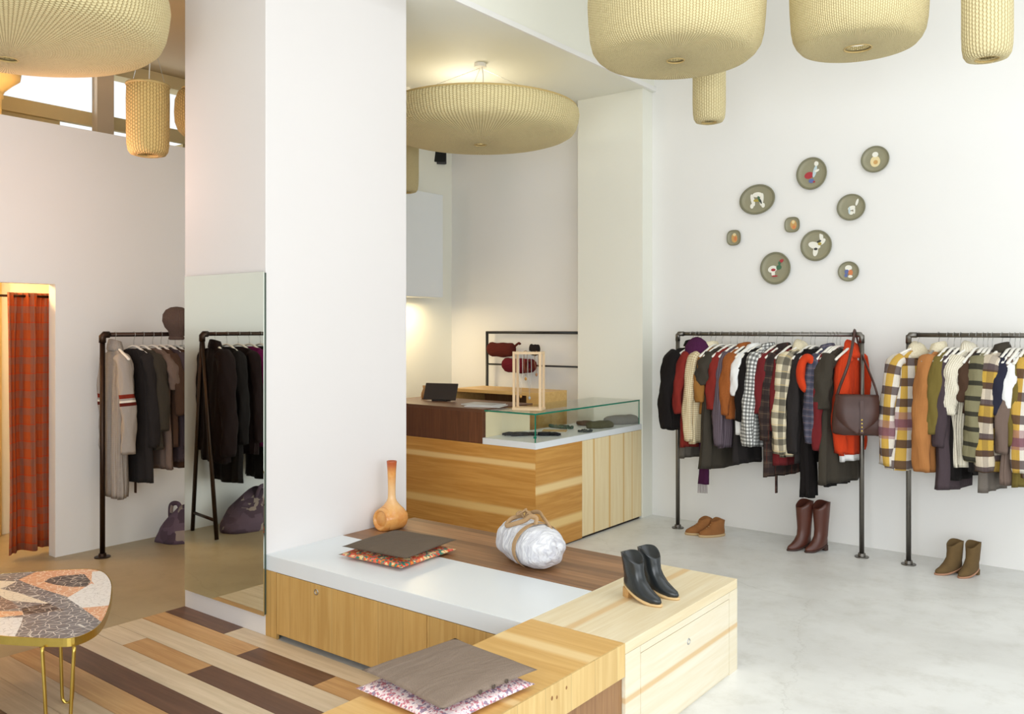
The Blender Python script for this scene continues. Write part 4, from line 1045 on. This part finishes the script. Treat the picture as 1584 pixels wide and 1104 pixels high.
lft(260, 712, 690, 3, name='wool_dress', label='plum-grey dress third from the pillar, left rack', cat='dress', m='plum', w=.20, hangtxt='plum-grey dress')
lft(271, 722, 690, 0, name='wool_coat', label='dark brown coat second from the pillar, left rack', cat='coat', m='brown', w=.20, hangtxt='dark brown coat on the left rack')
lft(282, 700, 680, 2, name='wool_coat', label='charcoal coat next to the pillar edge, left rack', cat='coat', m='char', w=.20, hangtxt='charcoal coat by the pillar')
# ---- mirrored rack
def mir(y, b, s, rot, **k):
    return garment('mirror', k.pop('name'), k.pop('label'), k.pop('cat'), -6.24, y, math.radians(180+rot), b, F[k.pop('m')], sl=s, seed=int(y*100), **k)
mir(1.66, 1.04, .98, 12, name='wool_coat', label='large espresso coat nearest the A-frame end, seen in the mirror', cat='coat', m='espresso', w=.205, d=.06, r0=.08, r1=.06, out=.035, collar=.05, hangtxt='espresso coat nearest the A-frame end')
mir(1.55, 1.22, .9, 4, name='wool_coat', label='long near-black coat second along the mirrored rack', cat='coat', m='black', w=.20, hangtxt='long near-black coat')
mir(1.44, 1.0, .9, -4, name='wool_jacket', label='dark wine jacket in the middle of the mirrored rack', cat='jacket', m='espresso', w=.205, hangtxt='dark jacket')
mir(1.22, 1.24, .9, 3, name='wool_trousers', label='black wide trousers in the middle of the mirrored rack', cat='trousers', m='black', w=.20, hangtxt='black wide trousers')
mir(1.33, .95, .90, 0, name='plum_jacket', label='plum magenta jacket on the mirrored rack', cat='jacket', m='magenta', w=.21, r0=.07, hangtxt='plum magenta jacket')
mir(1.08, 1.2, .9, 5, name='wool_coat', label='long espresso coat right of the plum jacket in the mirror', cat='coat', m='espresso', w=.205, hangtxt='long espresso coat')
mir(.95, 1.1, .9, 0, name='wool_coat', label='black coat at the mirror edge', cat='coat', m='black', w=.205, hangtxt='black coat at the mirror edge')
mir(.82, 1.1, .9, 0, name='wool_coat', label='charcoal coat at the far end of the mirrored rack', cat='coat', m='char', w=.205, hangtxt='charcoal coat at the far end')

# ------------------------------------------------------------ mirror on the pillar
mx0 = on_y(286, 2.86)[0]; mx1 = on_y(408, 2.86)[0]
t = thing('wall_mirror', 'tall frameless mirror on the left face of the white pillar', 'mirror', ((mx0+mx1)/2, 2.87, 0))
wpart('glass', MB().box(mx0, 2.858, .118, mx1, 2.864, 2.005), MIRR, t)
wpart('backing', MB().box(mx0+.004, 2.8645, .122, mx1-.004, 2.879, 2.0), plain('mirror edge', S(70, 84, 72), .4), t)

# ------------------------------------------------------------ shoes
def shoe_rings(Lh, wd, levels, raise_, n=36):
    """levels: (z, xback, xfront, halfwidth, drop) with toe towards +x"""
    R = []
    for z, xb, xf, hw in levels:
        ring = []
        cx = (xb+xf)/2; rx = (xf-xb)/2
        for k in range(n):
            a = 2*PI*k/n; c = math.cos(a); s = math.sin(a)
            x = cx+rx*c
            u = (x+.08)/.25
            wf = 1.0 if rx < .08 else (1-.22*max(0, -c)**1.5-.25*max(0, c)**3)
            y = hw*math.copysign(abs(s)**.85, s)*wf
            lift = raise_*max(0, min(1, 1-(x+.065)/.17))**1.3
            ring.append((x, y, z+lift))
        R.append(ring)
    return R
def boot(t_label, name, cat, loc, rz, mats, kind, group=None, mirror=1):
    up, sole, heel = mats
    t = thing(name, t_label, cat, loc, rz, group)
    if kind == 'ankle_heel':
        rs = .052
        lv = [(.010, -.068, .150, .036), (.020, -.070, .155, .040), (.034, -.069, .148, .040), (.046, -.068, .125, .038), (.060, -.068, .095, .037), (.080, -.067, .062, .037), (.10, -.068, .046, .038), (.125, -.072, .040, .042), (.15, -.076, .038, .046), (.160, -.077, .036, .047)]
    elif kind == 'suede_low':
        rs = .004
        lv = [(.014, -.070, .150, .040), (.026, -.074, .158, .045), (.042, -.073, .150, .044), (.058, -.070, .120, .041), (.074, -.068, .085, .039), (.092, -.067, .058, .039), (.112, -.069, .048, .041), (.130, -.072, .044, .043)]
    elif kind == 'olive_heel':
        rs = .040
        lv = [(.010, -.068, .140, .036), (.020, -.070, .146, .040), (.034, -.069, .138, .040), (.050, -.068, .108, .038), (.070, -.068, .075, .037), (.10, -.069, .048, .037), (.14, -.072, .042, .040), (.175, -.074, .042, .043), (.19, -.075, .042, .044)]
    else:
        rs = .048
        lv = [(.010, -.068, .140, .036), (.020, -.070, .146, .040), (.034, -.069, .138, .040), (.050, -.068, .110, .038), (.070, -.068, .078, .038), (.10, -.069, .052, .038), (.15, -.072, .046, .041), (.20, -.076, .048, .046), (.25, -.080, .052, .050), (.30, -.083, .055, .053), (.33, -.085, .056, .054)]
    R = shoe_rings(.25, .08, lv, rs)
    top = R[-1]
    # topline dips at the sides; opening with inner lining
    def dip(r, s=1.0): return [(x*s+(1-s)*(-.015), y*s, z+.012*math.cos((x+.02)*40)) for x, y, z in r]
    R[-1] = dip(top)
    c0 = Vector((sum(p[0] for p in R[-1])/36, 0, 0))
    inn = [(c0.x+(x-c0.x)*.90, y*.88, z-.001) for x, y, z in R[-1]]
    inn2 = [(c0.x+(x-c0.x)*.82, y*.80, z-.06) for x, y, z in R[-1]]
    MB().rings(R+[inn, inn2]).build('upper', up, t, smooth=True)
    so = shoe_rings(.25, .08, [(0, lv[1][1]+.004, lv[1][2]+.002, lv[1][3]-.001), (.005, lv[1][1], lv[1][2]+.005, lv[1][3]+.003), (.011, lv[1][1], lv[1][2]+.004, lv[1][3]+.002)], rs)
    if kind == 'suede_low':
        so = shoe_rings(.25, .08, [(0, -.076, .158, .044), (.012, -.079, .163, .049), (.020, -.076, .160, .047)], rs*0)
    MB().rings(so).build('sole', sole, t, smooth=True)
    if rs > .02:
        h = rs+.002
        pts0 = [(-.066, 0), (-.06, .022), (-.035, .028), (-.018, .026), (-.018, -.026), (-.035, -.028), (-.06, -.022)]
        MB().rings([[(x*.86-.012, y*.86, 0) for x, y in pts0], [(x, y, h*.9-(x+.066)*.18) for x, y in pts0]]).build('heel', heel, t, bevel=.002)
    if kind == 'suede_low':
        mb = MB()
        for i in range(3): mb.tube(spline([(.045+.018*i, -.026, .085-.012*i), (.055+.018*i, 0, .097-.013*i), (.045+.018*i, .026, .085-.012*i)], 4), .0025, 5)
        mb.build('laces', sole, t, smooth=True)
    return t
BLK = plain('black polished leather', S(38, 42, 44), .25, .12, 14); WHEEL = plain('stacked wood heel', S(206, 160, 100), .5, .15, 40); TANS = plain('tan leather sole', S(214, 180, 128), .5)
SUE = plain('tan brown suede', S(158, 104, 56), .95, .2, 20); CREPE = plain('crepe sole', S(198, 168, 124), .8)
BRL = plain('oxblood brown leather', S(92, 50, 38), .35, .15, 14); DKS = plain('dark heel', S(60, 36, 28), .5)
OLV = plain('olive brown suede', S(112, 88, 52), .95, .2, 20); PNK = plain('pinkish sole', S(178, 130, 100), .6)
a0 = math.radians(-14)
boot('black leather ankle boot with wooden heel, the nearer of the pair on the pine bench', 'ankle_boot', 'boot', (-1.960, 3.455, BZ), a0, (BLK, TANS, WHEEL), 'ankle_heel', 'black ankle boots')
boot('black leather ankle boot with wooden heel, the farther of the pair on the pine bench', 'ankle_boot', 'boot', (-1.945, 3.585, BZ), a0+.05, (BLK, TANS, WHEEL), 'ankle_heel', 'black ankle boots')
q = G(1092, 828); b0 = math.radians(-132)
boot('tan suede lace-up boot, left of the pair under the middle rack', 'suede_boot', 'boot', (-3.045, 6.50, 0), math.radians(-140), (SUE, CREPE, CREPE), 'suede_low', 'tan suede boots')
boot('tan suede lace-up boot, right of the pair under the middle rack', 'suede_boot', 'boot', (-2.945, 6.515, 0), math.radians(-126), (SUE, CREPE, CREPE), 'suede_low', 'tan suede boots')
q = G(1241, 850); r_ = G(1268, 852)
boot('tall oxblood brown boot, left of the pair under the middle rack', 'tall_boot', 'boot', (q.x, q.y+.02, 0), math.radians(-122), (BRL, DKS, DKS), 'tall', 'tall brown boots')
boot('tall oxblood brown boot, right of the pair under the middle rack', 'tall_boot', 'boot', (r_.x, r_.y+.01, 0), math.radians(-118), (BRL, DKS, DKS), 'tall', 'tall brown boots')
q = G(1474, 887); r_ = G(1503, 890)
boot('olive suede heeled ankle boot, left of the pair under the right rack', 'ankle_boot', 'boot', (q.x, q.y+.01, 0), math.radians(-128), (OLV, PNK, OLV), 'olive_heel', 'olive ankle boots')
boot('olive suede heeled ankle boot, right of the pair under the right rack', 'ankle_boot', 'boot', (r_.x, r_.y+.01, 0), math.radians(-112), (OLV, PNK, OLV), 'olive_heel', 'olive ankle boots')

# ------------------------------------------------------------ shoulder bag on the middle rack
BAGL = plain('dark brown bag leather', S(76, 46, 38), .45, .2, 14)
D = on_y(1325, 6.38)[1]; bx, bz = on_y(1325, 6.38)[0], zat(640, D)
t = thing('shoulder_bag', 'dark brown leather shoulder bag hanging from the right end of the middle rack', 'bag', (bx, 6.38, bz), math.radians(20))
mb = MB(); R = []
for z, w, d in ((-.148, .150, .030), (-.140, .163, .045), (-.08, .168, .055), (0, .160, .052), (.08, .148, .042), (.125, .138, .028), (.135, .132, .02)):
    R.append([(w*math.copysign(abs(math.cos(2*PI*k/36))**.6, math.cos(2*PI*k/36))+.004*math.sin(z*60+k), d*math.copysign(abs(math.sin(2*PI*k/36))**.8, math.sin(2*PI*k/36)), z+.006*math.sin(k*.7)) for k in range(36)])
mb.rings(R).build('body', BAGL, t, smooth=True)
R = []
for u in range(13):
    z = .140-.022*u; ww = .146-(.0 if u < 7 else .004*(u-6)**1.9)
    yy = -.030-.030*math.sin(min(1, u/6)*PI/2)
    R.append([(-ww, yy, z), (-ww*.5, yy-.004, z-.003*u*.5), (0, yy-.006, z-.004*u*.5), (ww*.5, yy-.004, z-.003*u*.5), (ww, yy, z), (ww, yy+.004, z), (0, yy+.002, z), (-ww, yy+.004, z)])
f = MB().rings(R).build('flap', BAGL, t, smooth=True)
MB().box(.018, -.0735, -.13, .042, -.068, .10).build('flap_strap', BAGL, f)
for k in range(4): MB().lathe([(.006, 0), (.006, .002), (.003, .004)], 8).build('stud', BRASS, f, loc=(.03, -.0735, -.035-.026*k), rot=(PI/2, 0, 0))
topz = RZ+.022-bz; rel = Vector((rx1-.05-bx, RY-6.38, 0)); rel.rotate(Matrix.Rotation(-math.radians(20), 3, 'Z').to_euler())
MB().tube(spline([(-.135, 0, .10), (-.12, -.03, .18), (rel.x*.5-.06, -.06, topz*.62), (rel.x-.012, rel.y-.05, topz-.05), (rel.x-.004, rel.y-.02, topz), (rel.x, rel.y, topz+.006), (rel.x+.006, rel.y+.02, topz), (rel.x+.04, rel.y-.0, topz-.14), (.115, .0, .22), (.142, 0, .12)], 5), .0075, 7, flat=1.5).build('strap', BAGL, t, smooth=True)

# ------------------------------------------------------------ knitwear on the recess rack
def roll(name, label, px0, px1, py, r, mat, cat='hat'):
    y = 6.73; xa = on_y(px0, y)[0]; xb, D = on_y(px1, y); z = zat(py, D)
    t = thing(name, label, cat, (xa, y, z))
    L = xb-xa; R = []
    for k in range(13):
        u = k/12; e = (1-abs(2*u-1)**9)**.5; rr = r*max(.55, e)*(1+.05*math.sin(u*14))
        R.append([(L*u, rr*.6*math.cos(2*PI*i/20), rr*math.sin(2*PI*i/20)-.01*math.sin(u*3)) for i in range(20)])
    MB().rings(R).build('knit_body', mat, t, smooth=True)
    return t, L
DR = knit('dark red brown knit', S(98, 42, 34), S(60, 26, 22)); WR = knit('wine knit', S(112, 32, 44), S(70, 20, 30)); BK2 = knit('black knit', S(48, 42, 40), S(28, 24, 24))
t, L_ = roll('knitted_hat', 'dark red-brown ribbed hat on the black recess rack, upper left', 755, 796, 540, .072, DR)
MB().tube(spline([(L_-.01, 0, .02), (L_+.05, 0, .06), (L_+.07, 0, .05)], 4), .012, 8).build('tie', DR, t, smooth=True)
t, L_ = roll('knitted_hat', 'wine red knitted hat below the red-brown one on the recess rack', 778, 828, 565, .072, WR)
MB().torus((L_-.03, -.05, 0), .045, .016, 'Y', 24, 8).build('pompom_ring', DR, t, smooth=True)
t, L_ = roll('knitted_hat', 'small black knitted hat at the right on the recess rack', 820, 834, 540, .055, BK2)
y = 6.60
for k, (pa, pb, pz) in enumerate(((775, 527, 548), (827, 540, 545))):
    pass
# knitted beret on top of the left rack
yb = on_x(273, -6.16)[0]; Db = on_x(273, -6.16)[1]
t = thing('knitted_beret', 'grey-brown knitted beret hooked over the left rack by the pillar', 'hat', (-6.16, yb, zat(500, Db)), 0)
BER = knit('grey brown knit', S(106, 88, 80), S(68, 54, 50), .012)
MB().rings([[(r*math.cos(2*PI*k/28)*1.0, r*math.sin(2*PI*k/28)*.6, z) for k in range(28)] for r, z in ((.06, -.12), (.075, -.09), (.085, -.06), (.12, -.03), (.145, .02), (.14, .07), (.11, .105), (.06, .125), (.008, .13))]).build('crown', BER, t, smooth=True)
MB().torus((0, 0, -.115), .068, .014, 'Z', 28, 8, 1, .6).build('brim', BER, t, smooth=True)

# ------------------------------------------------------------ patchwork bags on the floor
PATCH = NT('purple grey patchwork', .85)
v = PATCH.voronoi(PATCH.uv, 11, 'F1'); v.distance = 'CHEBYCHEV'; pc = PATCH.xyz(v.outputs['Color'])[0]
PATCH.color(PATCH.mix(PATCH.ramp(pc, .3, .8), S(74, 56, 68), PATCH.mix(PATCH.ramp(pc, .75, .8), S(96, 76, 90), S(150, 134, 124))))
def slouch(label, x, y, rz, w, d, h, seed):
    t = thing('slouchy_bag', label, 'bag', (x, y, 0), rz)
    R = []
    for k in range(12):
        u = k/11; e = math.cos(u*PI/2*.93)**.55
        R.append([((w*e)*math.cos(2*PI*i/30)*(1+.10*mnoise.noise(Vector((i*.35, u*3, seed)))), (d*e)*math.sin(2*PI*i/30)*(1+.12*mnoise.noise(Vector((i*.3, u*4, seed+3)))), h*u*(1+.22*math.cos(2*PI*i/30+seed))) for i in range(30)])
    MB().rings(R).build('body', PATCH.m, t, smooth=True)
    MB().tube(spline([(-w*.45, 0, h*.70), (-w*.40, -.02, h*1.18), (-w*.12, -.03, h*1.22), (0, -.02, h*.86)], 6), .014, 8, flat=1.4).build('handle', PATCH.m, t, smooth=True)
    return t
slouch('slouchy purple-grey patchwork bag on the floor behind the pillar edge', -6.27, 3.78, .8, .20, .15, .24, 1)
q = G(388, 822)
slouch('large purple-grey patchwork bag on the floor seen in the mirror', -6.22, 1.30, 1.5, .32, .20, .27, 4)

# ------------------------------------------------------------ wall plates
PLT = plain('olive grey glaze', S(150, 146, 120), .45, .05, 30); PLTD = plain('olive grey glaze rim', S(126, 123, 98), .45, .05, 30)
dec = {k: plain(k+' glaze', S(*c), .5, .03) for k, c in dict(white=(240, 238, 226), red=(176, 52, 60), green=(70, 110, 80), ochre=(206, 160, 96), blue=(96, 112, 168), cream=(232, 214, 164), black=(50, 50, 46), gold=(176, 158, 70), pale=(196, 214, 220), orange=(214, 130, 80)).items()}
def plate(label, px, py, rx, ry, tilt, deco, squ=1.0):
    x, D = on_y(px, 6.9); z = zat(py, D); k = D/FPX; rx *= k; ry *= k
    t = thing('wall_plate', label, 'plate', (x, 6.893, z), 0, 'olive-grey plates on the wall')
    R = []
    ex = 2/2.0 if squ == 1 else .72
    for s, dep in ((.55, 0), (.62, -.006), (.97, -.017), (1.0, -.021), (.97, -.023), (.86, -.018), (.72, -.012), (.66, -.011), (.3, -.0105), (.02, -.0105)):
        ring = []
        for i in range(48):
            a = 2*PI*i/48; u = rx*s*math.copysign(abs(math.cos(a))**ex, math.cos(a)); v = ry*s*math.copysign(abs(math.sin(a))**ex, math.sin(a))
            ring.append((u*math.cos(tilt)-v*math.sin(tilt), dep, u*math.sin(tilt)+v*math.cos(tilt)))
        R.append(ring)
    mb = MB(); mb.rings(R)
    o = mb.build('dish', [PLT, PLTD], t, smooth=True)
    for f in o.data.polygons:
        if 1*48 <= f.index < 5*48: f.material_index = 1
    mbs = {}
    for n, (c, kind, *a) in enumerate(deco):
        a = [q*min(rx, ry) for q in a[:4]]+list(a[4:])
        poly = ellipse(a[0], a[1], a[2], a[3], 18, 0, a[4] if len(a) > 4 else 0) if kind == 'e' else None
        m = mbs.setdefault(c, MB()); off = .0004*n
        m.rings([[(x_, -.0108, z_) for x_, z_ in poly], [(x_, -.0122-off-.008*0, z_) for x_, z_ in poly]])
    for c, m in mbs.items():
        m.build('motif', dec[c], t, loc=(0, -.002, 0))['label'] = c+' part of the painted motif'
    return t
e = 'e'
plate('largest oval plate with a white arched motif, upper left of the wall group', 1173, 309, 28.5, 23, .12, [('white', e, -.32, -.02, .13, .42, .25), ('white', e, .0, .32, .34, .17), ('white', e, .30, -.02, .13, .42, -.12), ('white', e, -.38, -.42, .12, .16), ('white', e, .40, -.42, .12, .16), ('gold', e, -.05, -.06, .22, .09), ('green', e, .12, .02, .07, .22, .3), ('black', e, .24, -.15, .05, .18, .3)])
plate('round plate with a crimson bird-like motif, top of the wall group', 1257, 269, 23.5, 25, 0, [('red', e, -.18, -.10, .30, .22, .2), ('pale', e, .20, .12, .11, .40, -.25), ('white', e, .30, .62, .14, .16), ('white', e, .34, .16, .16, .08, .4), ('blue', e, -.02, -.48, .18, .14), ('red', e, .15, -.55, .07, .06)])
plate('round plate with a cream egg-shaped motif, top right of the wall group', 1355, 247, 21, 20.5, 0, [('cream', e, 0, -.16, .36, .42), ('white', e, 0, .36, .22, .20), ('ochre', e, .03, -.22, .16, .16)])
plate('taupe-tinged plate with a small white animal motif, right of the wall group', 1318, 321, 21.5, 20.5, 0, [('white', e, .02, -.05, .28, .16, .3), ('white', e, .42, .35, .09, .26, -.3), ('white', e, .0, -.42, .16, .14), ('white', e, .22, -.25, .07, .26), ('pale', e, -.14, -.22, .07, .28)])
plate('tiny squarish plate with an ochre motif, in the middle of the wall group', 1227, 348, 12, 12, 0, [('ochre', e, .15, 0, .42, .62, .1), ('cream', e, .12, .35, .2, .22), ('orange', e, .22, -.3, .2, .22)], 0)
plate('tiny squarish plate with an ochre motif, at the far left of the wall group', 1137, 368, 11.5, 12, 0, [('ochre', e, .05, -.05, .42, .62, .1), ('cream', e, .05, .42, .22, .2), ('orange', e, .2, -.15, .2, .3)], 0)
plate('round plate with a white bird and dark beak motif, centre of the wall group', 1264, 380, 24, 24, 0, [('white', e, -.12, .02, .40, .22, -.3), ('white', e, .32, .55, .12, .30, .1), ('white', e, -.05, -.35, .16, .34, -.15), ('white', e, .38, .22, .26, .14, .8), ('black', e, .18, .25, .15, .07, .4), ('gold', e, .22, .1, .12, .10), ('black', e, -.03, -.22, .12, .08)])
plate('round plate with a red and green rooster-like motif, lower left of the wall group', 1201, 415, 24, 25, 0, [('white', e, -.20, -.05, .30, .22, .3), ('white', e, -.15, -.32, .12, .22), ('red', e, -.14, -.10, .15, .09), ('green', e, .22, .05, .17, .15, .5), ('red', e, .38, .45, .16, .10, .6), ('green', e, .26, .32, .08, .12), ('red', e, -.05, -.5, .2, .05)])
plate('small round plate with a white, blue and orange motif, lower right of the wall group', 1314, 420, 16, 15.5, 0, [('white', e, -.02, .35, .34, .28), ('blue', e, -.18, .0, .22, .20), ('orange', e, .18, -.12, .22, .30), ('blue', e, -.25, -.38, .16, .18), ('white', e, .15, -.5, .22, .14)])

# ------------------------------------------------------------ curtain in the fitting room
CUR = plaid('orange tartan', S(192, 86, 38), [('u', .115, 0, .42, S(136, 106, 88), .45), ('v', .125, 0, .40, S(136, 106, 88), .4), ('u', .115, .07, .05, S(168, 60, 30), .6), ('v', .125, .07, .05, S(206, 64, 28), .7), ('u', .115, .09, .03, S(90, 76, 90), .5)])
yA = on_x(9, -6.72)[0]; yB = on_x(80, -6.72)[0]
t = thing('curtain', 'orange and grey tartan curtain in the fitting room doorway', 'curtain', (-6.72, (yA+yB)/2, 0))
mb = MB(); nn = 90; hh = [(k/12) for k in range(13)]; cols_ = []
zt_, zbm = 1.955, .045
L = 0; prev = None; us = []
for i in range(nn+1):
    u = i/nn; y = (yA-yB)/2+(yB-yA)*u; xo = .045*math.sin(u*13+1)+.014*math.sin(u*33+1)
    if prev: L += math.hypot(y-prev[0], xo-prev[1])
    prev = (y, xo); us.append(L*1.25)
for side in (0, 1):
    for i in range(nn+1):
        u = i/nn
        for q in hh:
            y = (yA-yB)/2+(yB-yA)*u; amp = .45+.55*min(1, (1-q)*5)
            xo = ((.045*math.sin(u*13+1)+.014*math.sin(u*33+1))*amp+.012*math.sin(u*60)*max(0, q*6-5))+(.004 if side else 0)
            y += .010*math.sin(q*5+u*3)*(1-q)
            mb.v.append((xo, y, zbm+(zt_-zbm)*q+.006*math.sin(u*21)*(1-q)))
m = len(hh); off = (nn+1)*m
for s in (0, 1):
    for i in range(nn):
        for j in range(m-1):
            f = [s*off+i*m+j, s*off+(i+1)*m+j, s*off+(i+1)*m+j+1, s*off+i*m+j+1]
            uvs = [(us[i], hh[j]*1.9), (us[i+1], hh[j]*1.9), (us[i+1], hh[j+1]*1.9), (us[i], hh[j+1]*1.9)]
            mb.face(f if s else f[::-1], uvs if s else uvs[::-1])
for i in range(nn):
    mb.face([i*m, (i+1)*m, off+(i+1)*m, off+i*m]); mb.face([i*m+m-1, off+i*m+m-1, off+(i+1)*m+m-1, (i+1)*m+m-1])
mb.build('cloth', CUR, t, smooth=True)
MB().tube([(0, -.9, 1.93), (0, (yB-yA)/2+.0, 1.93)], .009, 10).build('rod', PIPEB, t, smooth=True)

# ------------------------------------------------------------ mosaic coffee table
TZ = .42
def gp(x, y): # zoomed sketch coordinates -> tabletop plane
    g = G(x/4.525, 860+y/4.525, TZ); return (g.x-TC.x, g.y-TC.y)
TC = Vector((-4.15, 1.80, 0))
out_px = [(780, 210), (765, 330), (715, 450), (640, 520), (520, 568), (380, 575), (200, 568), (0, 555), (-260, 520), (-520, 440), (-600, 330), (-540, 230), (-330, 150), (0, 122), (260, 105), (520, 92), (640, 92), (720, 112), (765, 160)]
op = [Vector((*gp(*p), 0)) for p in out_px]
cl = spline(op+[op[0]], 5)[:-1]
poly = [(p.x, p.y) for p in cl]
MOS = NT('mosaic stone', .35)
vx, vy, _ = MOS.xyz()
v1 = MOS.voronoi(MOS.obj, 26); v2 = MOS.voronoi(MOS.obj, 34)
n1 = MOS.noise(MOS.obj, 10, 4)
gr = MOS.mix(MOS.math('LESS_THAN', v1.outputs[0], .032), MOS.mix(n1, S(84, 80, 84), S(140, 134, 136)), S(214, 208, 200))
orr = MOS.mix(MOS.math('LESS_THAN', v2.outputs[0], .06), MOS.mix(n1, S(214, 140, 96), S(232, 176, 134)), S(240, 206, 176))
whi = MOS.mix(MOS.math('LESS_THAN', v2.outputs[0], .03), S(238, 234, 230), S(206, 200, 196))
crm = MOS.mix(MOS.math('LESS_THAN', v2.outputs[0], .03), S(236, 222, 200), S(204, 190, 168))
drk = MOS.mix(MOS.math('LESS_THAN', v1.outputs[0], .035), S(60, 44, 42), S(190, 174, 160))
mar = MOS.mix(MOS.math('LESS_THAN', v1.outputs[0], .04), S(110, 84, 82), S(190, 170, 160))
def region(c, pts, col):
    P = [gp(*p) for p in pts]
    A = sum(P[i][0]*P[(i+1) % len(P)][1]-P[(i+1) % len(P)][0]*P[i][1] for i in range(len(P)))
    if A < 0: P = P[::-1]
    m = None
    for i in range(len(P)):
        a, b = P[i], P[(i+1) % len(P)]; nx, ny = -(b[1]-a[1]), (b[0]-a[0])
        e_ = MOS.math('GREATER_THAN', MOS.math('ADD', MOS.math('MULTIPLY', vx, nx), MOS.math('MULTIPLY', vy, ny)), nx*a[0]+ny*a[1])
        m = e_ if m is None else MOS.math('MULTIPLY', m, e_)
    return MOS.mix(m, c, col)
c = gr
c = region(c, [(130, 165), (250, 110), (520, 80), (760, 100), (640, 240), (490, 290), (330, 240), (190, 190)], orr)
c = region(c, [(470, 292), (640, 190), (800, 250), (792, 345), (575, 362)], whi)
c = region(c, [(592, 112), (770, 98), (805, 200), (800, 262), (636, 225), (640, 172)], whi)
c = region(c, [(310, 178), (340, 155), (420, 138), (590, 125), (635, 175), (610, 212), (500, 215), (380, 198)], drk)
c = region(c, [(575, 362), (790, 342), (740, 480), (710, 460)], orr)
c = region(c, [(-120, 250), (0, 226), (130, 256), (345, 330), (150, 362), (60, 310), (-60, 300)], crm)
c = region(c, [(-300, 200), (-60, 170), (120, 176), (40, 215), (-60, 240), (-280, 240)], crm)
c = region(c, [(150, 366), (340, 328), (445, 378), (250, 402), (165, 408)], drk)
c = region(c, [(-200, 300), (0, 284), (70, 310), (140, 362), (0, 382), (-220, 380)], mar)
c = region(c, [(-260, 384), (0, 384), (150, 366), (165, 410), (0, 428), (-260, 432)], orr)
c = region(c, [(-330, 434), (0, 430), (165, 412), (150, 470), (95, 580), (-340, 580)], whi)
MOS.color(c); 
TCp = TC
t = thing('coffee_table', 'low table with a stone mosaic top, brass rim and brass hairpin legs', 'table', (TC.x, TC.y, 0))
MB().prism(poly, TZ-.012, TZ).build('mosaic_top', MOS.m, t)
def off_poly(P, d):
    cx = sum(p[0] for p in P)/len(P); cy = sum(p[1] for p in P)/len(P); o = []
    for x, y in P:
        v = Vector((x-cx, y-cy)); o.append((x+v.normalized().x*d, y+v.normalized().y*d))
    return o
o2 = off_poly(poly, .005); i2 = off_poly(poly, .0006)
mb = MB(); mb.rings([[(x, y, TZ+.001) for x, y in i2], [(x, y, TZ+.001) for x, y in o2], [(x, y, TZ-.034) for x, y in o2], [(x, y, TZ-.034) for x, y in i2], [(x, y, TZ+.001) for x, y in i2]], True, False, False)
mb.build('brass_rim', BRASS, t)
MB().prism(off_poly(poly, -.004), TZ-.030, TZ-.0125).build('under_board', WALV, t)
def hairpin(x, y, a, ln=TZ-.031, sp=.055):
    c, s = math.cos(a), math.sin(a); P = []
    for q in ((-sp*1.1, ln), (-sp*.95, ln*.6), (-sp*.78, .05), (-sp*.55, .018), (0, .0065), (sp*.55, .018), (sp*.78, .05), (sp*.95, ln*.6), (sp*1.1, ln)):
        P.append((x+c*q[0], y+s*q[0], q[1]))
    return MB().tube(spline(P, 5), .0075, 10)
f = G(104, 1089)
pl_ = G(90, 992, TZ-.03)
hairpin(f.x-TC.x, f.y-TC.y, YAW, sp=.030).build('leg', BRASS, t, smooth=True)
a_ = at_px(68, 1050, 3.50); b_ = at_px(112, 1050, 3.50); m_ = ((a_[0]+b_[0])/2, (a_[1]+b_[1])/2)
hairpin(m_[0]-TC.x, m_[1]-TC.y, YAW, sp=.060).build('leg', BRASS, t, smooth=True)
hairpin(-4.62-TC.x, 1.28-TC.y, 1.2, sp=.055).build('leg', BRASS, t, smooth=True)
hairpin(-4.72-TC.x, 1.72-TC.y, 1.9, sp=.055).build('leg', BRASS, t, smooth=True)
